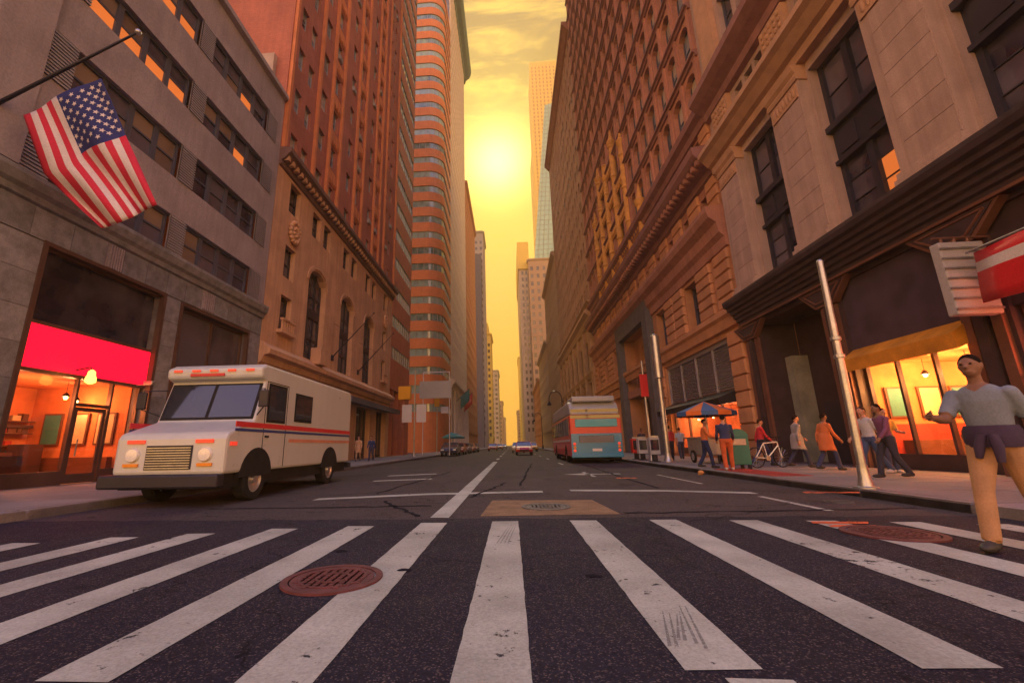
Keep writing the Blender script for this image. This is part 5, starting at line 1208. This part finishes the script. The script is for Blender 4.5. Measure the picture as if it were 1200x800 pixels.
# signal and sign pole, left pavement
t = pole('signal pole with a yellow signal box and two white sign plates on the left pavement', -9.3, 41.5, 8.2, .08, .07, .16, 'signal_pole', collar=False)
q = MB(); q.box(-1.6, -.4, -.25, .25, 5.4, 6.7); q.build('signal_box', M['yellow'], t, bevel=.04)
for x in (-1.2, .2): q = MB(); q.box(x, x+.95, -.14, -.10, 3.2, 4.9); q.build('sign_plate', M['white_paint'], t)
for z in (3.6, 4.5, 6.0): q = MB(); q.tube([(-1.3, -.05, z), (1.1, -.05, z)], .03, 6); q.build('sign_arm', M['steel'], t)
t = thing('sign_gantry', 'thin white steel gantry with a grey message panel over the left pavement', 'sign', (-8.6, 46.5, SW))
for x in (-.9, 2.0): q = MB(); q.tube([(x, 0, 0), (x, 0, 8.9)], .05, 8); q.build('post', M['white_paint'], t)
q = MB(); q.tube([(-.9, 0, 8.9), (2.0, 0, 8.9)], .05, 8); q.build('beam', M['white_paint'], t)
q = MB(); q.box(-1.3, 2.2, -.12, .0, 6.0, 7.9); q.build('message_panel', M['bus_g'], t, bevel=.03)
t = pole('thin lamp post with an amber hand signal near the red parked cars', -8.9, 52, 7.4, .07, .06, .14, 'signal_pole', collar=False); q = MB(); q.box(-.3, .3, -.25, .1, 5.6, 6.6); q.build('signal_box', M['yellow'], t, bevel=.03)
q = MB(); q.box(.5, 1.4, -.05, 0, 4.8, 5.6); q.build('sign_plate', M['white_paint'], t)
M['teal'] = mat('teal canvas', (.02, .18, .20), .8)
for k, (x, yy) in enumerate(((-9.0, 66), (-9.0, 70.5))):
    t = thing('sidewalk_umbrella', ('teal canvas umbrella on the left pavement beside the slate grey parked car', 'teal canvas umbrella on the left pavement beside the rust orange parked car')[k], 'umbrella', (x, yy, SW), group='teal umbrellas')
    q = MB(); q.lathe([(.02, 3.0), (.5, 2.75), (1.5, 2.3), (1.5, 2.1), (1.45, 2.28), (.4, 2.7)], 8); q.build('canopy', M['teal'], t); q = MB(); q.tube([(0, 0, 0), (0, 0, 3.05)], .03, 8); q.build('pole', M['steel'], t); q = MB(); q.lathe([(.3, 0), (.3, .08), (.05, .14)], 12); q.build('base', M['dark_metal'], t)
# flags on the cream podium
for k, (yy, m_, lb) in enumerate(((100, 'teal', 'green flag hanging from the cream columned podium'), (108, 'red', 'red flag hanging from the cream columned podium'))):
    t = thing('podium_flag', lb, 'flag', (XL, yy, 11.0)); q = MB(); q.tube([(0, 0, 0), (3.4, 0, 3.2)], .06, 6); q.build('pole', M['dark_metal'], t)
    q = MB(); vs = [(3.3-i*.42, .15*math.sin(i*1.1+j), 3.1-i*.40-j*.7) for j in range(5) for i in range(6)]; q.add(vs, [(j*6+i, j*6+i+1, j*6+i+7, j*6+i+6) for j in range(4) for i in range(5)]); o = q.build('cloth', M[m_], t, smooth=80); o.modifiers.new('thick', 'SOLIDIFY').thickness = .02
# crook street lamp, right far
def crook(label, x, yy, s_=1):
    t = thing('street_lamp', label, 'street lamp', (x, yy, SW)); q = MB(); P = [(0, 0, 0), (0, 0, 7.2)] + [(-.9+.9*math.cos(a_), 0, 7.2+1.1*math.sin(a_)) for a_ in [math.pi*k/8 for k in range(1, 9)]] + [(-1.8, 0, 6.9)]
    q.tube(P, [.11]+[.07]*(len(P)-1), 8); q.build('post', M['dark_metal'], t); q = MB(); q.lathe([(.05, 0), (.1, -.1), (.32, -.5), (.30, -.62), (.05, -.66)], 12, (-1.8, 0, 6.95)); q.build('lamp_head', M['dark_metal'], t); q = MB(); q.lathe([(.24, 0), (.22, .5), (.12, .9)], 12); q.build('base', M['dark_metal'], t)
crook('dark crook necked street lamp beyond the bus', 7.3, 62); crook('dark crook necked street lamp near the tan bay block', 7.3, 105)
# blade sign and red banner on the near right building
fg = Fr('R', XR)
t = thing('blade_sign', 'grey ribbed box sign hanging below the iron bracket', 'sign', fg.p(10.35, 5.75, .25)); M['signg'] = mat('grey sign plastic', (.36, .35, .36), .6, var=.08)
q = MB(); q.box(-1.0, 0, -.12, .12, -1.95, -.15); q.build('panel', M['signg'], t, bevel=.03)
for k in range(7): q = MB(); q.box(-1.01, .01, -.145, -.12, -1.85+k*.25, -1.80+k*.25); q.build('rib', M['steel'], t)
q = MB()
for x in (-.8, -.5, -.2): q.tube([(x, 0, -.15), (x, 0, .02)], .03, 6)
q.tube([(-1.0, 0, 0), (.3, 0, 0)], .03, 6); q.build('hanger', M['g_edge'], t)
t = thing('red_banner', 'red and white fabric banner over the shop door beside the ribbed sign', 'banner', fg.p(9.9, 4.0, .2))
q = MB()
for k in range(5): q.box(-.95, .0, -1.6+k*.9-.9, -.9-1.6+k*.9+.9-.002, .02*(k % 2), 1.15+.02*(k % 2)) if False else None
P = lambda i, j: (-.75-.06*math.sin(i*1.3+j*.6), -3.0+i*.5, -.05+j*.24); vs = [P(i, j) for j in range(6) for i in range(7)]
for j in range(5):
    for i in range(6): pass
q.v = vs; q.f = [(j*7+i, j*7+i+1, j*7+i+8, j*7+i+7) for j in range(5) for i in range(6)]; q.m = [1 if j == 3 else 0 for j in range(5) for i in range(6)]
o = q.build('cloth', [M['red'], M['white_paint']], t, smooth=80); o.modifiers.new('thick', 'SOLIDIFY').thickness = .02
q = MB(); q.tube([(-.75, -3.1, 1.2), (-.75, .1, 1.2)], .025, 6); q.tube([(.2, 0, 1.2), (-.75, 0, 1.2)], .025, 6); q.build('rod', M['steel'], t)
# green bin, bicycle, newspaper boxes, vendor cart
M['bin'] = mat('green bin paint', (.035, .16, .125), .5, var=.15)
t = thing('green_litter_box', 'tall green domed metal box on legs beside the bicycle', 'litter box', (7.55, 15.6, SW))
q = MB(); q.box(-.33, .33, -.3, .3, .14, 1.05); q.build('cabinet', M['bin'], t, bevel=.03); q = MB(); P = [(.33*math.cos(a_), 1.05+.26*math.sin(a_)) for a_ in [math.pi*k/10 for k in range(11)]]; q.prism(P, lambda x, z: (x, -.3, z), lambda x, z: (x, .3, z)); q.build('domed_top', M['bin'], t)
for x in (-.27, .27):
    for yy in (-.24, .24): q = MB(); q.box(x-.04, x+.04, yy-.04, yy+.04, 0, .15); q.build('leg', M['dark_metal'], t)
q = MB(); q.box(-.22, .22, -.32, -.3, .78, .98); q.build('flap', M['steel'], t); q = MB(); q.box(-.34, -.33, -.1, .1, .75, .95); q.build('blue_label', M['bus_b'], t)
def bicycle(label, x, y, rz):
    t = thing('bicycle', label, 'bicycle', (x, y, SW), rz); m_ = M['white_paint']
    for yy in (0, 1.02):
        q = MB(); n = 28
        for k in range(n):
            a0, a1 = 2*math.pi*k/n, 2*math.pi*(k+1)/n; q.tube([(0, yy+.33*math.cos(a0), .35+.33*math.sin(a0)), (0, yy+.33*math.cos(a1), .35+.33*math.sin(a1))], .018, 6)
        o = q.build('wheel', M['black'], t)
        q = MB()
        for k in range(14): a0 = 2*math.pi*k/14; q.tube([(0, yy, .35), (0, yy+.32*math.cos(a0), .35+.32*math.sin(a0))], .004, 4)
        q.lathe([(.03, -.04), (.03, .04)], 8, (0, yy, .35), 0, 'x'); q.build('spokes', M['steel'], o)
    q = MB(); J_ = dict(bb=(0, .45, .32), st=(0, .36, .82), hd=(0, .92, .86), hl=(0, .95, .74), fw=(0, 1.02, .35), rw=(0, 0, .35))
    for a_, b_ in (('bb', 'st'), ('st', 'hd'), ('bb', 'hl'), ('hl', 'fw'), ('hd', 'hl'), ('rw', 'bb'), ('rw', 'st')): q.tube([J_[a_], J_[b_]], .018, 6)
    q.build('frame', m_, t); q = MB(); q.ball((0, .33, .92), (.07, .14, .04), 10, 6); q.tube([(0, .34, .92), J_['st']], .014, 6); q.build('saddle', M['black'], t)
    q = MB(); q.tube([(-.28, .85, 1.04), (-.12, .92, 1.02), (.12, .92, 1.02), (.28, .85, 1.04)], .014, 6); q.tube([(0, .92, 1.02), J_['hd']], .016, 6); q.build('handlebar', M['black'], t)
    q = MB(); q.lathe([(.09, -.01), (.09, .01)], 14, (.03, .45, .32), 0, 'x'); q.tube([(.05, .45, .32), (.05, .5, .17)], .01, 5); q.tube([(-.05, .45, .32), (-.05, .4, .47)], .01, 5); q.build('crank', M['steel'], t)
bicycle('white bicycle parked behind the green litter box', 8.35, 15.9, rad(-75))
def newsbox(label, x, y, col, rz=0):
    t = thing('newspaper_box', label, 'newspaper box', (x, y, SW), rz); m_ = mat('box paint '+str(col), col, .5, var=.12)
    q = MB(); q.box(-.24, .24, -.2, .2, .35, 1.15); q.build('cabinet', m_, t, bevel=.02); q = MB(); q.box(-.19, .19, -.215, -.2, .55, 1.05); q.build('door', M['glass_v'], t)
    q = MB(); q.box(-.1, .1, -.12, .12, .04, .35); q.build('pedestal', M['dark_metal'], t); q = MB(); q.box(-.22, .22, -.2, .2, 0, .04); q.build('base', M['dark_metal'], t); q = MB(); q.box(-.2, .2, -.2, -.12, 1.15, 1.24); q.build('coin_slot', M['steel'], t)
newsbox('grey newspaper box with glass door beside the thick signal pole', 6.95, 22.3, (.3, .31, .33)); newsbox('pale newspaper box with red neighbour beside the grey portal', 7.05, 24.6, (.45, .45, .45)); newsbox('red newspaper box standing behind the pale ones', 7.1, 26.0, (.5, .03, .03))
t = thing('vendor_cart', 'silver food vendor cart with a blue and orange striped umbrella', 'food cart', (8.75, 20.3, SW)); q = MB(); q.box(-.6, .6, -.9, .9, .35, 1.05); q.build('cabinet', M['steel'], t, bevel=.03)
q = MB(); q.box(-.68, .68, -1.0, 1.0, 1.05, 1.12); q.build('counter', M['steel'], t); q = MB(); q.tube([(0, 0, 1.12), (0, 0, 2.62)], .025, 8); q.build('umbrella_pole', M['steel'], t)
um = None; q = MB(); n = 12
for k in range(n):
    a0, a1 = 2*math.pi*k/n, 2*math.pi*(k+1)/n; c0, c1 = (1.25*math.cos(a0), 1.25*math.sin(a0)), (1.25*math.cos(a1), 1.25*math.sin(a1)); q.add([(0, 0, 2.68), (*c0, 2.2), (*c1, 2.2), (*c0, 2.02), (*c1, 2.02)], [(0, 1, 2), (1, 3, 4, 2)], k % 2)
q.build('umbrella', [mat('blue canvas', (.05, .12, .28), .8), mat('orange canvas', (.6, .15, .03), .8)], t)
for s_ in (-1, 1): wheel(t, s_*.62, .3, .28, .08, s_)
q = MB(); q.box(-.04, .04, -.8, -.72, 0, .35); q.build('leg', M['dark_metal'], t)
q = on_z(818, 556, 0); t = MB(); t.ball((0, 0, .07), (.10, .09, .07), 10, 7); t.box(-.09, .06, -.02, .05, .0, .03); o = t.build('litter', mat('crumpled orange paper', (.55, .25, .08), .8), loc=(6.2, 15.3, .001), smooth=50); tag(o, 'crumpled orange paper lying in the right gutter', 'litter')
for (x, y, lb) in ((-1.82, 4.75, 'dark crumpled scrap on a stripe behind the red manhole'), (-.98, 4.05, 'small dark scrap on the stripe right of the red manhole'), (.18*0+.62, 3.9, 'black tar spot on asphalt between two stripes')):
    q = MB(); n = 9; vs = [(0, 0, .022)] + [(R.uniform(.05, .09)*math.cos(2*math.pi*k/n), R.uniform(.03, .06)*math.sin(2*math.pi*k/n), .0105) for k in range(n)]; q.add(vs, [(0, 1+k, 1+(k+1) % n) for k in range(n)]); tag(q.build('litter', M['tar'], loc=(x, y, 0)), lb, 'litter')

# ------------------------------------------------------------------ people
SK = [mat('skin light', (.42, .22, .15), .6, var=.05), mat('skin brown', (.20, .10, .065), .6, var=.05)]
HAIRM = [mat('dark hair', (.014, .010, .009), .9, var=.3, spec=.03), mat('brown hair', (.05, .026, .015), .9, var=.3, spec=.03)]
SHOE = [mat('dark shoes', (.03, .028, .03), .6), mat('pale trainers', (.45, .43, .42), .6)]
def cloth(col): return mat('cloth '+'_'.join('%.2f' % c for c in col), col, .9, var=.14, scale=5, fine=.1, fscale=60, bump=.35, bscale=9)
DG = None
def person(label, x, y, rz, h, top, trousers, skin=0, hair=0, shoe=0, stride=.32, arms=(-20, 25), elbow=(25, 30), sleeve=.5, z=SW, voxel=.016, lean=.03, coat=False, group=None, tilt=0):
    """one continuous body facing -Y; limbs from joints, merged by a voxel remesh, coloured by nearest limb"""
    S_ = h/1.78; V = Vector; seg = []; q = MB()
    def el(c, r, n=14, m=9): q.ball(c, r, n, m)
    hipz = .93 - abs(stride)*.06
    legs = []
    for s_, a_ in ((-1, stride), (1, -stride)):
        hp = V((s_*.095, 0, hipz)); kn = hp + V((s_*.01, -math.sin(a_+.10)*.44, -math.cos(a_+.10)*.44)); bend = .10 if a_ > 0 else .38*abs(stride)/.32
        an = kn + V((0, -math.sin(a_-bend)*.43, -math.cos(a_-bend)*.43)); legs.append((s_, hp, kn, an))
    low = min(l[3].z for l in legs); dz = .085-low
    legs = [(s_, a_+V((0, 0, dz)), b_+V((0, 0, dz)), c_+V((0, 0, dz))) for s_, a_, b_, c_ in legs]; hz = hipz+dz
    for s_, hp, kn, an in legs:
        q.tube([hp+V((0, 0, .05)), hp.lerp(kn, .35), kn, kn.lerp(an, .3), kn.lerp(an, .75), an+V((0, 0, -.0))], [.105, .098, .072, .070, .066, .064], 12)
        seg += [(hp, kn, 1), (kn, an+V((0, 0, .03)), 1)]; el(an+V((0, -.075, -.045)), (.052, .14, .045)); el(an+V((0, .03, -.03)), (.048, .06, .055)); seg.append((an+V((0, .04, -.06)), an+V((0, -.18, -.06)), 2))
    L = lambda zz: -lean*(zz-hz)*2
    rings = []
    for zz, rx, ry in ((hz-.09, .10, .09), (hz-.03, .165, .125), (hz+.06, .172, .128), (hz+.16, .155, .115), (hz+.28, .168, .122), (hz+.40, .185, .128), (hz+.49, .175, .108), (hz+.545, .11, .085), (hz+.57, .06, .06)):
        rings.append([(rx*math.cos(2*math.pi*k/18), L(zz)+ry*math.sin(2*math.pi*k/18), zz) for k in range(18)])
    q.loft(rings); seg += [(V((s2*.07, L(hz+a_), hz+a_)), V((s2*.07, L(hz+b_), hz+b_)), m_) for s2 in (-1, 1) for a_, b_, m_ in ((-.06, .02, 1), (.10, .48, 0))]
    if coat: q.lathe([(.15, hz-.32), (.215, hz-.31), (.185, hz+.1), (.15, hz+.2)], 18, (0, 0, 0)); seg.append((V((0, 0, hz-.3)), V((0, 0, hz+.1)), 0)); seg += [(V((s2*.17, 0, hz-.28)), V((s2*.17, 0, hz)), 0) for s2 in (-1, 1)]
    sh = hz+.47; hands = []
    for s_, a_, e_ in ((-1, arms[0], elbow[0]), (1, arms[1], elbow[1])):
        A = V((s_*.185, L(sh), sh)); a_ = rad(a_); e_ = rad(e_); out = .10
        El = A + V((s_*out*.5, -math.sin(a_)*.29, -math.cos(a_)*.29)); d2 = V((s_*(-.04 if e_ > .9 else .02), -math.sin(a_+e_), -math.cos(a_+e_))).normalized(); Wr = El + d2*.25
        q.tube([A, A.lerp(El, .5), El, El.lerp(Wr, .35), Wr], [.058, .052, .044, .042, .030], 10); el(A, (.064, .064, .062)); hands.append((s_, Wr, d2))
        k_ = A.lerp(El, .75 if sleeve < .6 else 1.0); seg.append((A, k_, 0))
        if sleeve < .6: q.tube([A, A.lerp(El, .8)], [.066, .064], 10); seg.append((El.lerp(A, .12), Wr, 3))
        else: q.tube([El, El.lerp(Wr, .92)], [.052, .045], 10); seg += [(El, Wr, 0)]
    nk = V((0, L(hz+.55)-.005, hz+.55)); hd = nk + V((0, -.035, .19)); q.tube([nk-V((0, 0, .05)), hd-V((0, 0, .06))], [.056, .050], 12)
    el(hd, (.076, .094, .108), 18, 12); el(hd+V((0, -.03, -.065)), (.055, .062, .048)); q.tube([hd+V((0, -.088, .018)), hd+V((0, -.116, -.022)), hd+V((0, -.090, -.032))], [.010, .016, .010], 8)
    for s_ in (-1, 1): el(hd+V((s_*.077, .005, -.005)), (.012, .024, .034), 8, 6); el(hd+V((s_*.034, -.082, .028)), (.022, .012, .008), 8, 5)
    el(hd+V((0, -.090, -.058)), (.026, .012, .010), 8, 5); seg += [(nk+V((0, 0, .02)), hd, 3), (hd+V((0, 0, -.08)), hd+V((0, 0, .06)), 3)]
    me = q.mesh('tmp', [SK[0]]); ob = bpy.data.objects.new('tmp', me); COL.objects.link(ob); rm = ob.modifiers.new('r', 'REMESH'); rm.mode = 'VOXEL'; rm.voxel_size = voxel
    s2 = ob.modifiers.new('s', 'SMOOTH'); s2.factor = .5; s2.iterations = 3
    dg = bpy.context.evaluated_depsgraph_get(); m2 = bpy.data.meshes.new_from_object(ob.evaluated_get(dg)); bpy.data.objects.remove(ob); bpy.data.meshes.remove(me)
    vs = [v.co.copy() for v in m2.vertices]; fs = [tuple(p.vertices) for p in m2.polygons]; bpy.data.meshes.remove(m2); mi = []
    sg = [(a_, (b_-a_), max((b_-a_).length_squared, 1e-6), m_) for a_, b_, m_ in seg]
    for f in fs:
        c = (vs[f[0]]+vs[f[2 % len(f)]])/2; best = 9; bm_ = 0
        for a_, d_, l_, m_ in sg:
            tt = min(1, max(0, (c-a_).dot(d_)/l_)); dd = (a_+d_*tt-c).length_squared
            if dd < best: best = dd; bm_ = m_
        if coat and bm_ == 1 and c.z > hz-.33: bm_ = 0
        mi.append(bm_)
    b = MB(); b.v = [tuple(v) for v in vs]; b.f = fs; b.m = mi
    for s_, Wr, d2 in hands:                                  # palm and five fingers
        sd_ = V((0, 1, 0)).cross(d2); sd_ = (V((0, -1, 0)) - d2*V((0, -1, 0)).dot(d2)); sd_ = sd_.normalized() if sd_.length > .1 else V((0, 0, 1)); nn = d2.cross(sd_).normalized()
        if nn.x*s_ > 0: nn = -nn
        b.tube([Wr-d2*.03, Wr+d2*.02, Wr+d2*.07, Wr+d2*.10], [.027, .031, .034, .028], 10, 3)
        for k, (ln, off) in enumerate(((.066, .030), (.076, .010), (.070, -.010), (.054, -.029))):
            p0 = Wr+d2*.085+sd_*off; p1 = p0+(d2*.9+nn*.25).normalized()*ln*.5; p2_ = p1+(d2*.55+nn*.8).normalized()*ln*.35; p3_ = p2_+(d2*.1+nn).normalized()*ln*.25; b.tube([p0, p1, p2_, p3_], [.0098, .0092, .0085, .0065], 6, 3)
        p0 = Wr+d2*.025+sd_*.030; p1 = p0+(d2*.6+sd_*.7+nn*.2).normalized()*.035; b.tube([p0, p1, p1+(d2*.9+nn*.4).normalized()*.028], [.012, .0105, .008], 6, 3)
    M_ = Matrix.Scale(S_, 4); b.v = [tuple(M_ @ Vector(v)) for v in b.v]
    o = b.build('person', [cloth(top), cloth(trousers), SHOE[shoe], SK[skin]], None, smooth=75, loc=(x, y, z), rz=rz); tag(o, label, 'person', group)
    hq = MB(); hc = hd*S_; rings = []
    for k in range(9):
        n = 20; ring = []
        for i in range(n):
            an = 2*math.pi*i/n; fy = math.sin(an)
            end = (.02-.62*fy) if fy > 0 else (.02-.55*fy)*1.0
            if fy > 0: end = .02-.62*fy
            else: end = .02+.72*(-fy)**1.5
            ph = math.pi/2 + (end-math.pi/2)*k/8; rr = math.cos(ph); zz = math.sin(ph)
            ring.append((hc.x+.081*S_*rr*math.cos(an), hc.y+.006+.100*S_*rr*fy, hc.z+.004+.114*S_*zz))
        rings.append(ring)
    hq.loft(rings, cap=False); ho = hq.build('hair', HAIRM[hair], o, smooth=80); ho.modifiers.new('thick', 'SOLIDIFY').thickness = .012
    eq = MB()
    for s_ in (-1, 1): eq.ball(tuple((hd+V((s_*.032, -.0875, .012)))*S_), (.012*S_, .007*S_, .008*S_), 8, 6)
    eq.build('eyes', HAIRM[0], o)
    return o
nearman = person('person in grey blue shirt and tan trousers striding over the crosswalk by the right kerb', 4.80, 4.75, rad(-62), 1.9, (.16, .19, .24), (.36, .20, .10), 1, 0, 0, .34, (35, -25), (60, 20), .4, 0.012, .011)
q = MB(); rings = []                                   # dark jacket tied round the waist
for z_, rx, ry in ((.94, .20, .158), (1.00, .215, .17), (1.10, .212, .165), (1.15, .19, .148)): rings.append([(rx*math.cos(2*math.pi*k/22)*(1+.02*math.sin(5*k)), -.012+ry*math.sin(2*math.pi*k/22)*(1+.02*math.cos(4*k)), z_) for k in range(22)])
q.loft(rings); q.tube([(.05, -.18, 1.06), (.07, -.20, .95), (.06, -.19, .80)], [.04, .045, .03], 8); q.tube([(-.03, -.18, 1.06), (-.06, -.20, .93), (-.08, -.19, .84)], [.04, .042, .028], 8)
q.build('tied_jacket', cloth((.045, .03, .06)), nearman, smooth=60)
person('person in dark blue jacket and orange trousers at the kerb by the green litter box', 6.95, 14.9, rad(160), 1.76, (.03, .04, .10), (.42, .09, .03), 0, 0, 1, .16, (10, 15), (40, 30), .9, group='people on the right pavement')
person('person in orange top and navy trousers standing beside the green litter box', 7.0, 16.6, rad(70), 1.72, (.50, .14, .04), (.02, .03, .09), 1, 0, 0, .22, (25, -10), (50, 20), .9, group='people on the right pavement')
person('person in bright red jacket walking past the rusticated stone pier', 9.5, 17.6, rad(80), 1.74, (.50, .03, .04), (.03, .035, .09), 0, 1, 0, .3, (20, -20), (20, 20), .9, group='people on the right pavement')
person('person in grey coat walking behind the red jacket', 9.9, 16.1, rad(85), 1.78, (.24, .23, .24), (.03, .035, .08), 0, 0, 0, .28, (-20, 22), (20, 30), .9, coat=True, group='people on the right pavement')
person('person in orange coat in front of the lit orange panel', 9.7, 14.4, rad(95), 1.72, (.52, .15, .05), (.04, .05, .12), 1, 0, 0, .26, (15, -18), (25, 15), .9, coat=True, group='people on the right pavement')
person('person in white shirt and blue jeans outside the lit restaurant window', 9.4, 12.3, rad(-85), 1.76, (.48, .48, .50), (.05, .08, .18), 0, 1, 1, .28, (22, -20), (20, 20), .4, group='people on the right pavement')
person('person in plum top and dark trousers at the end of the lit restaurant window', 9.0, 11.3, rad(-95), 1.74, (.16, .06, .12), (.03, .03, .05), 1, 0, 0, .24, (-18, 20), (20, 20), .9, group='people on the right pavement')
person('person in yellow top reading the window under the yellow awning', 10.3, 12.9, rad(-10), 1.70, (.55, .30, .05), (.05, .06, .12), 0, 0, 1, .05, (10, 12), (70, 70), .4, group='people on the right pavement')
person('person in red top beside the newspaper boxes', 8.0, 23.0, rad(175), 1.75, (.45, .04, .05), (.03, .03, .06), 0, 0, 0, .2, (15, -15), (20, 20), .9, group='people on the right pavement')
person('person in dark clothes walking near the grey portal', 7.9, 27.5, rad(10), 1.78, (.03, .03, .06), (.03, .03, .05), 1, 0, 0, .28, (-18, 18), (20, 20), .9, coat=True, group='people on the right pavement')
person('person in pale blue top near the louvred shop', 9.4, 25.4, rad(170), 1.72, (.30, .36, .42), (.05, .06, .10), 0, 1, 0, .25, (18, -18), (20, 20), .4, group='people on the right pavement')
person('person in beige coat walking below the brick tower canopy', -10.9, 30.8, rad(10), 1.75, (.48, .30, .18), (.30, .20, .13), 0, 1, 0, .26, (-15, 18), (20, 20), .9, coat=True, group='couple on the left pavement')
person('person in navy jacket walking beside the beige coat', -10.1, 31.2, rad(8), 1.72, (.03, .05, .16), (.05, .05, .10), 0, 0, 0, .26, (15, -18), (20, 20), .9, group='couple on the left pavement')

# ------------------------------------------------------------------ hazy air
HZ = True
if HZ:
    mb = MB(); mb.box(-420, 420, -60, 1150, -1.2, 470); hz = mb.build('haze', [], None); hz['kind'] = 'stuff'; hz['label'] = 'golden evening haze filling the street'; hz['category'] = 'haze'
    m = bpy.data.materials.new('haze'); m.use_nodes = True; n, l = m.node_tree.nodes, m.node_tree.links
    for x in list(n):
        if x.type != 'OUTPUT_MATERIAL': n.remove(x)
    o = [x for x in n if x.type == 'OUTPUT_MATERIAL'][0]; pv = n.new('ShaderNodeVolumePrincipled'); pv.inputs['Color'].default_value = (1.0, .83, .55, 1); pv.inputs['Density'].default_value = .0007; pv.inputs['Anisotropy'].default_value = .5
    l.new(pv.outputs[0], o.inputs['Volume']); hz.data.materials.append(m)
